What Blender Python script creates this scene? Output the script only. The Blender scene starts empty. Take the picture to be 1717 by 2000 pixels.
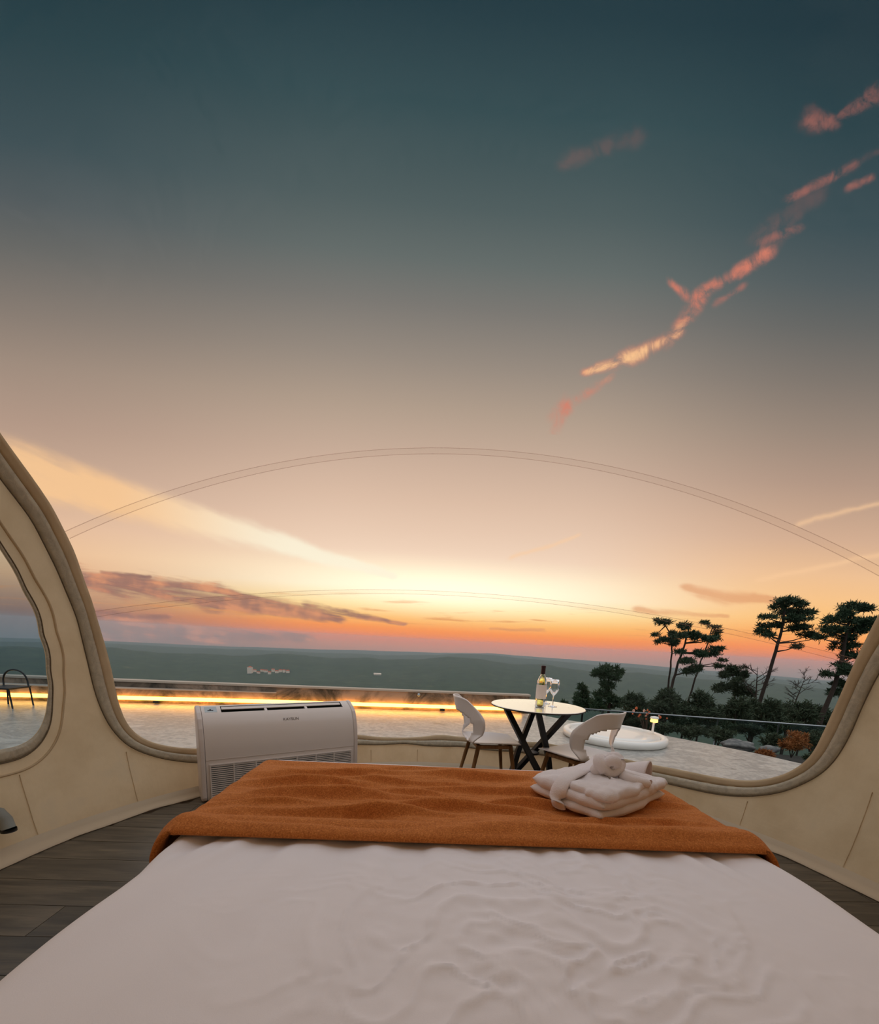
import bpy, bmesh, math, random
import numpy as np
from mathutils import Vector, Matrix, noise

SC = bpy.context.scene
COL = SC.collection
rnd = random.Random(7)
V = Vector

# ------------------------------------------------------------------ camera
F, PX, PY = 811.4, 858.5, 1410.8            # focal length and principal point in photo pixels (1717 x 2000)
PITCH, ROLL, YAW, CZ = 10.98, 3.2, -2.753, 1.18
cam = bpy.data.cameras.new('camera')
cam.sensor_fit = 'HORIZONTAL'
cam.sensor_width = 36.0
cam.lens = 36.0 * F / 1717
cam.shift_x = 0.0
cam.shift_y = (PY - 1000) / 1717
cam.clip_start = 0.02
cam.clip_end = 40000
camo = bpy.data.objects.new('camera', cam)
COL.objects.link(camo)
RM = (Matrix.Rotation(math.radians(YAW), 3, 'Z') @ Matrix.Rotation(math.radians(90 - PITCH), 3, 'X')
      @ Matrix.Rotation(math.radians(ROLL), 3, 'Z'))
camo.matrix_world = Matrix.Translation((0, 0, CZ)) @ RM.to_4x4()
SC.camera = camo
CAM = V((0, 0, CZ))


def ray(x, y):
    return RM @ V(((x - PX) / F, -(y - PY) / F, -1.0))


def onz(x, y, z=0.0):
    d = ray(x, y)
    return CAM + d * ((z - CZ) / d.z)


def ony(x, y, Y):
    d = ray(x, y)
    return CAM + d * (Y / d.y)


# ------------------------------------------------------------------ colour management, exposure
SC.view_settings.view_transform = 'Standard'
SC.view_settings.look = 'None'
SC.view_settings.exposure = 0.0
SC.view_settings.gamma = 1.0
SC.view_settings.use_curve_mapping = False
SC.cycles.adaptive_threshold = .05
SC.cycles.max_bounces = 7
SC.cycles.diffuse_bounces = 3
SC.cycles.glossy_bounces = 3
SC.cycles.transmission_bounces = 7
SC.cycles.transparent_max_bounces = 12
SC.cycles.caustics_reflective = False
SC.cycles.caustics_refractive = False


def lin(c):
    return tuple(((v / 255) / 12.92 if v / 255 <= 0.04045 else ((v / 255 + 0.055) / 1.055) ** 2.4) for v in c)


def rgba(c):
    return (*lin(c), 1.0)


# ------------------------------------------------------------------ node helper
class NG:
    def __init__(s, tree):
        s.t = tree
        s.n = tree.nodes
        s.l = tree.links

    def new(s, kind, **kw):
        n = s.n.new(kind)
        for k, v in kw.items():
            setattr(n, k, v)
        return n

    def put(s, sock, val):
        if val is None:
            return
        if isinstance(val, bpy.types.NodeSocket):
            s.l.new(val, sock)
        else:
            sock.default_value = val

    def m(s, op, a, b=None, c=None, clamp=False):
        n = s.new('ShaderNodeMath', operation=op, use_clamp=clamp)
        for i, v in enumerate((a, b, c)):
            s.put(n.inputs[i], v)
        return n.outputs[0]

    def vm(s, op, a, b=None, out=0):
        n = s.new('ShaderNodeVectorMath', operation=op)
        s.put(n.inputs[0], a)
        if b is not None:
            s.put(n.inputs[1], b)
        return n.outputs[out]

    def comb(s, x=0.0, y=0.0, z=0.0):
        n = s.new('ShaderNodeCombineXYZ')
        for i, v in enumerate((x, y, z)):
            s.put(n.inputs[i], v)
        return n.outputs[0]

    def sep(s, v):
        n = s.new('ShaderNodeSeparateXYZ')
        s.put(n.inputs[0], v)
        return n.outputs

    def noise(s, vec, scale=5.0, detail=4.0, rough=0.55, dist=0.0):
        n = s.new('ShaderNodeTexNoise')
        s.put(n.inputs['Vector'], vec)
        n.inputs['Scale'].default_value = scale
        n.inputs['Detail'].default_value = detail
        n.inputs['Roughness'].default_value = rough
        n.inputs['Distortion'].default_value = dist
        return n.outputs['Fac']

    def ramp(s, fac, stops, interp='LINEAR'):
        n = s.new('ShaderNodeValToRGB')
        cr = n.color_ramp
        cr.interpolation = interp
        while len(cr.elements) < len(stops):
            cr.elements.new(0.5)
        for e, (p, c) in zip(cr.elements, stops):
            e.position = p
            e.color = c if len(c) == 4 else (*c, 1.0)
        s.put(n.inputs[0], fac)
        return n.outputs[0]

    def mix(s, fac, a, b):
        n = s.new('ShaderNodeMix', data_type='RGBA')
        s.put(n.inputs[0], fac)
        s.put(n.inputs[6], a)
        s.put(n.inputs[7], b)
        return n.outputs[2]

    def ss(s, x, lo, hi):
        n = s.new('ShaderNodeMapRange', interpolation_type='SMOOTHSTEP')
        s.put(n.inputs[0], x)
        n.inputs[1].default_value = lo
        n.inputs[2].default_value = hi
        return n.outputs[0]

    def bump(s, h, strength=0.3, dist=0.01):
        n = s.new('ShaderNodeBump')
        n.inputs['Strength'].default_value = strength
        n.inputs['Distance'].default_value = dist
        s.put(n.inputs['Height'], h)
        return n.outputs[0]


# ------------------------------------------------------------------ world: sunset sky with clouds
def build_world():
    w = bpy.data.worlds.new('sunset_sky')
    SC.world = w
    w.cycles.sampling_method = 'MANUAL'
    w.cycles.sample_map_resolution = 512
    w.use_nodes = True
    w.node_tree.nodes.clear()
    g = NG(w.node_tree)
    dirv = g.vm('NORMALIZE', g.new('ShaderNodeTexCoord').outputs['Generated'])
    x, y, z = g.sep(dirv)
    # light and colour fall off faster away from the sunset than height alone would give
    sx = g.m('MULTIPLY', x, .35)
    flat = g.m('POWER', g.m('ADD', g.m('MULTIPLY', y, y), g.m('MULTIPLY', sx, sx)), .5)
    el = g.m('MULTIPLY', g.m('ARCTAN2', z, flat), 57.29578)
    az = g.m('MULTIPLY', g.m('ARCTAN2', x, y), 57.29578)
    t = g.m('DIVIDE', g.m('ADD', el, 6.0), 66.0, clamp=True)          # -6..60 degrees

    def st(e, c):
        return ((e + 6.0) / 66.0, rgba(c))
    mid = g.ramp(t, [st(-6, (96, 88, 88)), st(-2.6, (150, 122, 112)), st(-1.2, (205, 138, 110)), st(0, (242, 136, 84)),
                     st(1.4, (255, 152, 76)), st(2.8, (255, 190, 104)), st(4.5, (255, 226, 158)), st(6.5, (255, 241, 208)),
                     st(8.5, (255, 234, 202)), st(11, (243, 213, 188)), st(14, (233, 202, 178)), st(17, (222, 191, 168)),
                     st(21, (204, 176, 156)), st(26, (178, 158, 141)), st(30, (152, 140, 129)), st(34, (124, 121, 116)),
                     st(37, (102, 110, 108)), st(40.2, (82, 96, 97)), st(45, (55, 78, 83)), st(49, (36, 60, 68)),
                     st(60, (20, 40, 52))])
    side = g.ramp(t, [st(-6, (70, 74, 78)), st(-3.0, (84, 86, 88)), st(-1.8, (112, 98, 95)), st(-.5, (140, 110, 101)),
                      st(1, (158, 122, 108)), st(3, (190, 148, 122)), st(5.5, (228, 178, 138)), st(8, (238, 194, 154)),
                      st(11, (230, 190, 158)), st(15, (205, 172, 150)), st(21, (180, 153, 136)), st(26, (160, 141, 127)),
                      st(30, (135, 124, 115)), st(34, (106, 106, 103)), st(37, (84, 92, 95)), st(40.2, (62, 80, 86)),
                      st(45, (42, 66, 73)), st(49, (29, 53, 62)), st(60, (20, 40, 52))])
    right = g.ramp(t, [st(-6, (84, 80, 84)), st(-2.6, (128, 112, 110)), st(-1.2, (170, 130, 118)), st(0, (216, 134, 104)),
                       st(1.6, (250, 146, 88)), st(3.4, (255, 172, 98)), st(5.5, (255, 196, 124)), st(8, (250, 198, 140)),
                       st(11, (240, 194, 150)), st(15, (214, 176, 148)), st(21, (180, 152, 134)), st(26, (152, 135, 122)),
                       st(30, (128, 119, 111)), st(34, (102, 103, 101)), st(37, (82, 92, 95)), st(40.2, (62, 80, 86)),
                       st(45, (42, 66, 73)), st(49, (29, 53, 62)), st(60, (20, 40, 52))])
    fl = g.ss(g.m('MULTIPLY', az, -1.0), 8.0, 44.0)
    fr = g.ss(az, 16.0, 44.0)
    # unseen half away from the sunset: bluish ramp shaped to light hills and terrace
    back = g.ss(g.m('ABSOLUTE', az), 55.0, 110.0)
    col = g.mix(fr, g.mix(fl, mid, side), right)
    anti = g.ramp(t, [st(-6, (70, 84, 92)), st(0, (120, 128, 136)), st(6, (160, 158, 162)), st(14, (166, 167, 171)), st(25, (140, 152, 160)),
                      st(35, (104, 124, 134)), st(45, (62, 88, 98)), st(60, (28, 50, 62))])
    col = g.mix(back, col, anti)
    # the brightest sky, just above where the sun went down
    ga = g.m('DIVIDE', g.m('SUBTRACT', az, 3.0), 17.0)
    ge = g.m('DIVIDE', g.m('SUBTRACT', el, 6.6), 2.6)
    core = g.m('EXPONENT', g.m('MULTIPLY', g.m('ADD', g.m('MULTIPLY', ga, ga), g.m('MULTIPLY', ge, ge)), -1.0))
    col = g.mix(g.m('MULTIPLY', core, .75), col, (1.45, 1.22, .90, 1.0))
    # gnomonic sky coordinates of the front half (straight lines stay straight)
    front = g.m('GREATER_THAN', y, 0.05)
    ys = g.m('MAXIMUM', y, 0.05)
    u = g.m('DIVIDE', x, ys)
    v = g.m('DIVIDE', z, ys)

    def uv(p):
        d = ray(*p)
        return d.x / d.y, d.z / d.y
    P = g.comb(u, v, 0.0)
    wob = g.noise(P, 9.0, 3.0, 0.6)
    wob2 = g.noise(g.vm('ADD', P, (3.7, 1.3, 0.0)), 9.0, 3.0, 0.6)
    base = col

    def warp(a):
        return (g.m('ADD', u, g.m('MULTIPLY', g.m('SUBTRACT', wob, 0.5), a)),
                g.m('ADD', v, g.m('MULTIPLY', g.m('SUBTRACT', wob2, 0.5), a)))
    wb = warp(0.022)

    def seg(p0, p1, w0, w1, uvw, soft=1.0):
        """soft mask around the straight streak p0-p1 (photo pixels), half widths in pixels at both ends"""
        a0, b0 = uv(p0)
        a1, b1 = uv(p1)
        L = math.hypot(a1 - a0, b1 - b0)
        tx, ty = (a1 - a0) / L, (b1 - b0) / L
        du = g.m('SUBTRACT', uvw[0], a0)
        dv = g.m('SUBTRACT', uvw[1], b0)
        along = g.m('DIVIDE', g.m('MULTIPLY_ADD', du, tx, g.m('MULTIPLY', dv, ty)), L)
        perp = g.m('SUBTRACT', g.m('MULTIPLY', dv, tx), g.m('MULTIPLY', du, ty))
        k = L / math.hypot(p1[0] - p0[0], p1[1] - p0[1])
        wid = g.m('MULTIPLY_ADD', g.m('MINIMUM', g.m('MAXIMUM', along, 0.0), 1.0), (w1 - w0) * k, w0 * k)
        over = g.m('MULTIPLY', g.m('MAXIMUM', g.m('SUBTRACT', g.m('ABSOLUTE', g.m('SUBTRACT', along, 0.5)), 0.5), 0.0), L)
        q = g.m('DIVIDE', g.m('POWER', g.m('ADD', g.m('MULTIPLY', perp, perp), g.m('MULTIPLY', over, g.m('MULTIPLY', over, 0.35))), 0.5), wid)
        return g.m('EXPONENT', g.m('MULTIPLY', g.m('MULTIPLY', q, q), -1.0 * soft))

    def add(lst):
        r = lst[0]
        for q in lst[1:]:
            r = g.m('MAXIMUM', r, q)
        return r

    # low dark cloud bank, left
    stre = g.noise(g.comb(g.m('MULTIPLY', u, 3.2), g.m('MULTIPLY_ADD', u, 2.6, g.m('MULTIPLY', v, 26.0)), 0.0), 1.6, 6.0, 0.6, 0.4)
    bank = add([seg((150, 1132), (420, 1166), 36, 36, wb), seg((400, 1166), (660, 1206), 36, 14, wb),
                seg((600, 1186), (790, 1217), 15, 6, wb), seg((200, 1118), (290, 1128), 9, 7, wb), seg((190, 1200), (330, 1206), 14, 8, wb),
                g.m('MULTIPLY', seg((140, 1236), (600, 1246), 34, 16, wb), .95)])
    fb = g.ss(g.m('ADD', bank, g.m('MULTIPLY', g.m('SUBTRACT', stre, 0.5), 1.9)), 0.42, 1.0)
    fb = g.m('MULTIPLY', g.m('MULTIPLY', fb, 0.92), front)
    ctop = g.ramp(g.m('ADD', g.m('MULTIPLY', stre, .5), g.m('MULTIPLY', g.noise(P, 14.0, 3.0), .5)), [(0.38, rgba((134, 102, 97))), (0.50, rgba((160, 114, 102))), (0.60, rgba((216, 146, 110)))])
    col = g.mix(fb, col, ctop)
    # bright streak, left
    cs = seg((0, 908), (765, 1124), 54, 9, wb)
    stx = g.noise(g.comb(g.m('MULTIPLY', u, 4.0), g.m('MULTIPLY_ADD', u, 11.0, g.m('MULTIPLY', v, 30.0)), 0.5), 1.3, 4.0, 0.55)
    f1 = g.m('MULTIPLY', g.ss(g.m('MULTIPLY', cs, g.m('MULTIPLY_ADD', stx, 1.3, 0.3)), 0.15, 0.85), 0.85)
    strk = g.mix(g.ss(u, uv((200, 960))[0], uv((600, 1080))[0]), rgba((252, 203, 150)), rgba((255, 246, 220)))
    col = g.mix(g.m('MULTIPLY', f1, front), col, strk)
    # small clouds low over the horizon, right brown clouds, faint trails
    low = g.m('MULTIPLY', g.ss(el, 0.8, 2.6), g.m('SUBTRACT', 1.0, g.ss(el, 4.0, 6.2)))
    n3 = g.noise(g.comb(g.m('MULTIPLY', az, 0.12), g.m('MULTIPLY', el, 1.5), 2.0), 1.0, 4.0, 0.55)
    col = g.mix(g.m('MULTIPLY', g.m('MULTIPLY', g.ss(n3, 0.56, 0.70), low), 0.65), col, rgba((226, 150, 92)))
    br = add([seg((1345, 1150), (1420, 1166), 11, 17, wb), seg((1420, 1166), (1510, 1173), 17, 8, wb),
              g.m('MULTIPLY', seg((1245, 1192), (1420, 1205), 9, 5, wb), .8),
              g.m('MULTIPLY', seg((960, 1228), (1060, 1231), 4, 4, wb), .8)])
    col = g.mix(g.m('MULTIPLY', g.m('MULTIPLY', g.ss(g.m('MULTIPLY', br, g.m('MULTIPLY', stre, 1.9)), 0.2, 0.95), 0.62), front), col, rgba((222, 150, 104)))
    tr = add([seg((1560, 1024), (1730, 978), 5, 4, wb), seg((1480, 1132), (1730, 1082), 5, 5, wb), seg((1000, 1090), (1130, 1045), 4, 3, wb)])
    col = g.mix(g.m('MULTIPLY', g.m('MULTIPLY', tr, 0.5), front), col, rgba((252, 206, 160)))
    # pink fleece, upper right
    pink = [g.m('MULTIPLY', seg((1072, 866), (1098, 800), 14, 20, wb), .7), g.m('MULTIPLY', seg((1096, 804), (1190, 735), 19, 9, wb), .75), seg((1145, 724), (1250, 692), 8, 17, wb),
            seg((1240, 696), (1325, 650), 17, 13, wb), g.m('MULTIPLY', seg((1312, 658), (1362, 592), 18, 20, wb), .85), seg((1365, 576), (1492, 500), 14, 16, wb),
            g.m('MULTIPLY', seg((1312, 552), (1345, 584), 9, 12, wb), .8)]
    soft = [seg((1490, 470), (1562, 447), 13, 10, wb), seg((1545, 390), (1665, 322), 12, 12, wb), seg((1590, 236), (1622, 238), 22, 14, wb),
            seg((1645, 225), (1720, 180), 10, 22, wb), seg((1660, 366), (1695, 352), 9, 9, wb), seg((1400, 592), (1450, 562), 8, 9, wb)]
    thin = [seg((1115, 310), (1235, 270), 18, 18, wb), seg((1490, 455), (1590, 385), 22, 20, wb), seg((1655, 325), (1730, 292), 9, 7, wb), seg((1500, 500), (1560, 420), 16, 16, wb)]
    fn = g.noise(g.vm('ADD', P, (1.0, 5.0, 0.0)), 20.0, 6.0, 0.68, 0.6)
    brk = g.m('MULTIPLY', g.m('MAXIMUM', g.m('SUBTRACT', fn, 0.22), 0.0), 2.6)
    pm = g.ss(g.m('MULTIPLY', add(pink), brk), 0.10, 1.05)
    pf = g.m('MAXIMUM', g.m('MULTIPLY', g.ss(g.m('MULTIPLY', add(soft), brk), 0.14, 1.15), 0.42), g.m('MULTIPLY', g.ss(g.m('MULTIPLY', add(thin), brk), 0.1, 1.1), 0.11))
    hot = g.m('MAXIMUM', seg((1165, 722), (1260, 692), 20, 30, wb), g.m('MULTIPLY', seg((1260, 692), (1330, 648), 28, 18, wb), .8))
    pink_tone = g.mix(g.m('MULTIPLY', hot, pm), rgba((216, 128, 106)), rgba((255, 200, 146)))
    pink_sky = g.mix(g.m('MULTIPLY', g.m('MULTIPLY', pm, 0.92), front), base, pink_tone)
    pink_sky = g.mix(g.m('MULTIPLY', pf, front), pink_sky, rgba((208, 122, 104)))

    def bgn(c):
        n = g.new('ShaderNodeBackground')
        g.put(n.inputs[0], c)
        return n.outputs[0]

    def mixs(f, a, b):
        n = g.new('ShaderNodeMixShader')
        g.put(n.inputs[0], f)
        g.l.new(a, n.inputs[1])
        g.l.new(b, n.inputs[2])
        return n.outputs[0]
    # the cloud parts are only worked out where such clouds are
    vl = max(uv((0, 840))[1], uv((1717, 900))[1])
    inlow = g.m('MULTIPLY', front, g.m('MULTIPLY', g.m('LESS_THAN', v, vl), g.m('GREATER_THAN', v, -.12)))
    pu = min(uv((1010, 900))[0], uv((1010, 150))[0])
    pv = max(vl, min(uv((1060, 930))[1], uv((1717, 930))[1]))
    inpink = g.m('MULTIPLY', front, g.m('MULTIPLY', g.m('GREATER_THAN', v, pv), g.m('GREATER_THAN', u, pu)))
    sh = mixs(inpink, mixs(inlow, bgn(base), bgn(col)), bgn(pink_sky))
    g.l.new(sh, g.new('ShaderNodeOutputWorld').inputs[0])


build_world()

# soft overhead fill lamp, added beyond the world light to brighten bed and terrace
overhead_fill = bpy.data.lights.new('overhead_fill_offscreen', 'SUN')
overhead_fill.energy = 1.95
overhead_fill.angle = math.radians(120)
overhead_fill.color = (.97, .96, 1.0)
overhead_fill_o = bpy.data.objects.new('overhead_fill_offscreen', overhead_fill)
COL.objects.link(overhead_fill_o)
overhead_fill_o.location = (.2, 1.5, 60)


# ------------------------------------------------------------------ materials
def pmat(name, color, rough=0.6, **kw):
    m = bpy.data.materials.new(name)
    m.use_nodes = True
    b = m.node_tree.nodes['Principled BSDF']
    b.inputs['Base Color'].default_value = rgba(color) if max(color) > 1.5 else (*color, 1)
    b.inputs['Roughness'].default_value = rough
    for k, v in kw.items():
        b.inputs[k.replace('_', ' ')].default_value = v
    return m, NG(m.node_tree), b


def obj_co(g):
    return g.new('ShaderNodeTexCoord').outputs['Object']


def pos(g):
    return g.new('ShaderNodeNewGeometry').outputs['Position']


MAT = {}


def build_materials():
    m, g, b = pmat('cream_canvas', (230, 206, 172), .85)
    n = g.noise(pos(g), 3.0, 5, .6)
    n2 = g.noise(pos(g), 160, 2, .5)
    c = g.ramp(n, [(.3, rgba((216, 192, 154))), (.6, rgba((232, 210, 174))), (.8, rgba((222, 204, 174)))])
    g.put(b.inputs['Base Color'], c)
    wv = g.noise(g.vm('MULTIPLY', pos(g), (9.0, 9.0, 2.0)), 1.2, 4, .6)
    g.put(b.inputs['Normal'], g.bump(g.m('ADD', g.m('MULTIPLY', n2, .08), wv), .35, .012))
    tr = g.new('ShaderNodeBsdfTranslucent')
    g.put(tr.inputs[0], c)
    mx = g.new('ShaderNodeMixShader')
    mx.inputs[0].default_value = .32
    out = m.node_tree.nodes['Material Output']
    g.l.new(b.outputs[0], mx.inputs[1])
    g.l.new(tr.outputs[0], mx.inputs[2])
    g.l.new(mx.outputs[0], out.inputs[0])
    MAT['canvas'] = m

    m, g, b = pmat('pvc_band', (196, 184, 160), .42)
    n = g.noise(pos(g), 26, 5, .65, .8)
    g.put(b.inputs['Base Color'], g.ramp(n, [(.35, rgba((178, 166, 144))), (.7, rgba((206, 192, 166)))]))
    g.put(b.inputs['Normal'], g.bump(n, .5, .006))
    MAT['band'] = m
    MAT['hem'] = pmat('hem_fabric', (206, 186, 158), .8)[0]
    MAT['cord'] = pmat('dark_cord', (104, 88, 66), .8)[0]

    def clear(name, tint, refl):
        m = bpy.data.materials.new(name)
        m.use_nodes = True
        m.node_tree.nodes.clear()
        g = NG(m.node_tree)
        tr = g.new('ShaderNodeBsdfTransparent')
        tr.inputs[0].default_value = (*tint, 1)
        gl = g.new('ShaderNodeBsdfGlossy')
        gl.inputs['Roughness'].default_value = .04
        gl.inputs[0].default_value = (1, 1, 1, 1)
        fr = g.new('ShaderNodeFresnel')
        fr.inputs[0].default_value = 1.45
        n = g.noise(pos(g), 2.2, 3, .5, .5)
        g.put(gl.inputs['Normal'], g.bump(n, .05, .05))
        mx = g.new('ShaderNodeMixShader')
        g.put(mx.inputs[0], g.m('MULTIPLY', fr.outputs[0], refl))
        g.l.new(tr.outputs[0], mx.inputs[1])
        g.l.new(gl.outputs[0], mx.inputs[2])
        g.l.new(mx.outputs[0], g.new('ShaderNodeOutputMaterial').inputs[0])
        return m
    MAT['clear'] = clear('clear_vinyl', (.985, .985, .98), .2)
    MAT['clear2'] = clear('double_clear_vinyl', (.60, .72, .78), .5)
    MAT['railglass'] = clear('rail_glass', (.78, .86, .86), .6)
    m = bpy.data.materials.new('vinyl_seam')
    m.use_nodes = True
    m.node_tree.nodes.clear()
    g = NG(m.node_tree)
    tr = g.new('ShaderNodeBsdfTransparent')
    tr.inputs[0].default_value = (.975, .97, .965, 1)
    df = g.new('ShaderNodeBsdfTranslucent')
    df.inputs[0].default_value = rgba((190, 150, 130))
    mx = g.new('ShaderNodeMixShader')
    mx.inputs[0].default_value = .03
    g.l.new(tr.outputs[0], mx.inputs[1])
    g.l.new(df.outputs[0], mx.inputs[2])
    g.l.new(mx.outputs[0], g.new('ShaderNodeOutputMaterial').inputs[0])
    MAT['seam'] = m
    m2 = m.copy()
    m2.name = 'vinyl_seam_edge'
    m2.node_tree.nodes['Mix Shader'].inputs[0].default_value = .22
    MAT['seam_edge'] = m2

    # floor planks: grey brown laminate
    m, g, b = pmat('laminate_plank', (70, 64, 54), .42)
    oi = g.new('ShaderNodeObjectInfo').outputs['Random']
    p = g.vm('ADD', g.vm('MULTIPLY', pos(g), (1.5, 16.0, 1.0)), g.comb(g.m('MULTIPLY', oi, 40.0), g.m('MULTIPLY', oi, 17.0), 0.0))
    n = g.noise(p, 1.4, 7, .62, .6)
    c = g.ramp(n, [(.25, rgba((52, 48, 42))), (.5, rgba((84, 76, 64))), (.75, rgba((116, 104, 86)))])
    hsv = g.new('ShaderNodeHueSaturation')
    g.put(hsv.inputs['Value'], g.m('MULTIPLY_ADD', oi, .45, .78))
    g.put(hsv.inputs['Color'], c)
    g.put(b.inputs['Base Color'], hsv.outputs[0])
    g.put(b.inputs['Normal'], g.bump(n, .12, .004))
    MAT['plank'] = m
    MAT['subfloor'] = pmat('subfloor', (104, 92, 76), .8)[0]

    # bedding
    m, g, b = pmat('white_cotton', (238, 230, 231), .75, Sheen_Weight=.15)
    n = g.noise(pos(g), 420, 2, .5)
    g.put(b.inputs['Normal'], g.bump(n, .12, .001))
    MAT['sheet'] = m
    m, g, b = pmat('mustard_wool', (176, 96, 30), .95, Sheen_Weight=.12, Sheen_Roughness=.5)
    b.inputs['Sheen Tint'].default_value = rgba((230, 160, 90))
    n = g.noise(pos(g), 200, 3, .75)
    n1 = g.noise(pos(g), 40, 3, .6)
    g.put(b.inputs['Base Color'], g.ramp(g.m('ADD', g.m('MULTIPLY', n, .85), g.m('MULTIPLY', n1, .15)),
                                        [(.36, rgba((160, 88, 32))), (.52, rgba((190, 110, 46))), (.66, rgba((214, 136, 70)))]))
    g.put(b.inputs['Normal'], g.bump(n, .5, .003))
    MAT['wool'] = m
    m, g, b = pmat('white_terry', (240, 228, 226), .95, Sheen_Weight=.4)
    n = g.noise(pos(g), 330, 3, .7)
    g.put(b.inputs['Normal'], g.bump(n, .8, .004))
    MAT['terry'] = m
    MAT['bedbase'] = pmat('bed_base_fabric', (92, 84, 76), .9)[0]
    MAT['mattress'] = pmat('mattress_ticking', (220, 214, 206), .9)[0]
    MAT['slipper_in'] = pmat('slipper_lining', (228, 218, 214), .9)[0]
    MAT['metal'] = pmat('small_metal', (150, 140, 130), .3, Metallic=1.0)[0]

    # furniture
    m, g, b = pmat('white_plastic', (236, 226, 220), .38)
    MAT['plastic'] = m
    MAT['acwhite'] = pmat('appliance_white', (232, 218, 208), .33)[0]
    MAT['acside'] = pmat('appliance_side', (224, 208, 198), .4)[0]
    MAT['acdark'] = pmat('outlet_grey', (66, 76, 76), .6)[0]
    MAT['acpanel'] = pmat('display_panel', (186, 194, 196), .3)[0]
    MAT['acinside'] = pmat('intake_filter', (136, 142, 142), .8)[0]
    MAT['slat'] = pmat('grille_slat', (226, 214, 206), .45)[0]
    MAT['ink'] = pmat('dark_print', (30, 38, 44), .5)[0]
    MAT['logo'] = pmat('logo_print', (120, 106, 100), .4)[0]
    m, g, b = pmat('oak_leg', (146, 104, 62), .55)
    n = g.noise(g.vm('MULTIPLY', pos(g), (30, 30, 3)), 2.0, 5, .6)
    g.put(b.inputs['Base Color'], g.ramp(n, [(.3, rgba((118, 80, 44))), (.7, rgba((160, 116, 70)))]))
    MAT['oak'] = m
    MAT['black'] = pmat('black_steel', (12, 15, 18), .5)[0]
    m, g, b = pmat('white_tabletop', (250, 242, 230), .12, Coat_Weight=1.0)
    MAT['tabletop'] = m

    def glass(name, col, ior=1.45, rough=0.0):
        m, g, b = pmat(name, col, rough, IOR=ior, Transmission_Weight=1.0)
        return m
    MAT['glass'] = glass('clear_glass', (1.0, 1.0, 1.0))
    MAT['bottle'] = glass('pale_green_glass', (.93, .95, .72))
    MAT['wine'] = glass('white_wine', (.95, .90, .52), 1.34)
    MAT['label'] = pmat('paper_label', (236, 220, 208), .7)[0]
    MAT['capsule'] = pmat('dark_red_foil', (46, 10, 12), .35)[0]

    # outside
    m, g, b = pmat('concrete', (160, 152, 140), .38, Coat_Weight=.6, Coat_Roughness=.35, Coat_IOR=1.5)
    p = pos(g)
    n = g.noise(g.vm('MULTIPLY', p, (.55, 1.0, 1.0)), .9, 8, .62, 1.6)
    n2 = g.noise(p, 9, 5, .6)
    g.put(b.inputs['Base Color'], g.ramp(g.m('ADD', g.m('MULTIPLY', n, .75), g.m('MULTIPLY', n2, .25)),
                                        [(.38, rgba((116, 116, 112))), (.46, rgba((182, 178, 168))), (.52, rgba((138, 136, 130))), (.60, rgba((196, 190, 178))), (.68, rgba((148, 146, 138)))]))
    g.put(b.inputs['Roughness'], g.m('MULTIPLY_ADD', n2, .25, .26))
    g.put(b.inputs['Normal'], g.bump(g.m('ADD', n, g.m('MULTIPLY', n2, .3)), .12, .02))
    MAT['concrete'] = m
    m, g, b = pmat('stained_render', (150, 128, 108), .85)
    n = g.noise(pos(g), 1.1, 7, .68, .7)
    g.put(b.inputs['Base Color'], g.ramp(n, [(.36, rgba((66, 60, 50))), (.47, rgba((120, 104, 88))), (.6, rgba((170, 144, 122)))]))
    g.put(b.inputs['Normal'], g.bump(n, .3, .02))
    MAT['render'] = m
    MAT['coping'] = pmat('coping_concrete', (184, 168, 150), .7)[0]
    m, g, b = pmat('led_strip', (255, 200, 110), .5)
    b.inputs['Emission Color'].default_value = rgba((255, 176, 70))
    b.inputs['Emission Strength'].default_value = 9.0
    MAT['led'] = m
    m, g, b = pmat('lamp_glow', (255, 200, 110), .5)
    b.inputs['Emission Color'].default_value = rgba((255, 190, 90))
    b.inputs['Emission Strength'].default_value = 3.0
    MAT['glow'] = m
    MAT['tub'] = pmat('white_tub', (246, 240, 230), .35, Coat_Weight=.4)[0]
    MAT['steel'] = pmat('rail_steel', (170, 176, 178), .3, Metallic=.8)[0]
    m, g, b = pmat('bark', (60, 48, 40), .95)
    MAT['bark'] = m
    for k, c in (('pine', (54, 76, 50)), ('pine2', (62, 84, 54)), ('shrub', (62, 76, 52)), ('autumn', (150, 92, 40))):
        m, g, b = pmat('foliage_' + {'pine': 'pine', 'pine2': 'young_pine', 'shrub': 'dark_shrub', 'autumn': 'autumn_shrub'}[k], c, .8)
        MAT[k] = m
    m, g, b = pmat('rock', (110, 112, 110), .9)
    n = g.noise(pos(g), 4, 6, .65)
    g.put(b.inputs['Base Color'], g.ramp(n, [(.35, rgba((70, 74, 74))), (.65, rgba((140, 138, 132)))]))
    MAT['rock'] = m
    m, g, b = pmat('planting_soil', (44, 42, 36), .95)
    MAT['soil'] = m
    m, g, b = pmat('forest', (44, 60, 52), .95)
    n = g.noise(pos(g), .012, 8, .7)
    g.put(b.inputs['Base Color'], g.ramp(n, [(.35, rgba((44, 60, 44))), (.6, rgba((60, 76, 54))), (.75, rgba((92, 96, 72)))]))
    MAT['forest'] = m
    MAT['house'] = pmat('whitewash', (245, 226, 206), .8)[0]
    MAT['tile_roof'] = pmat('clay_roof', (186, 96, 62), .8)[0]
    MAT['blossom'] = pmat('orange_blossom', (236, 120, 70), .6)[0]
    MAT['blossom2'] = pmat('pink_blossom', (240, 190, 170), .6)[0]
    MAT['hose'] = pmat('grey_hose', (140, 140, 132), .7)[0]


build_materials()


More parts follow.
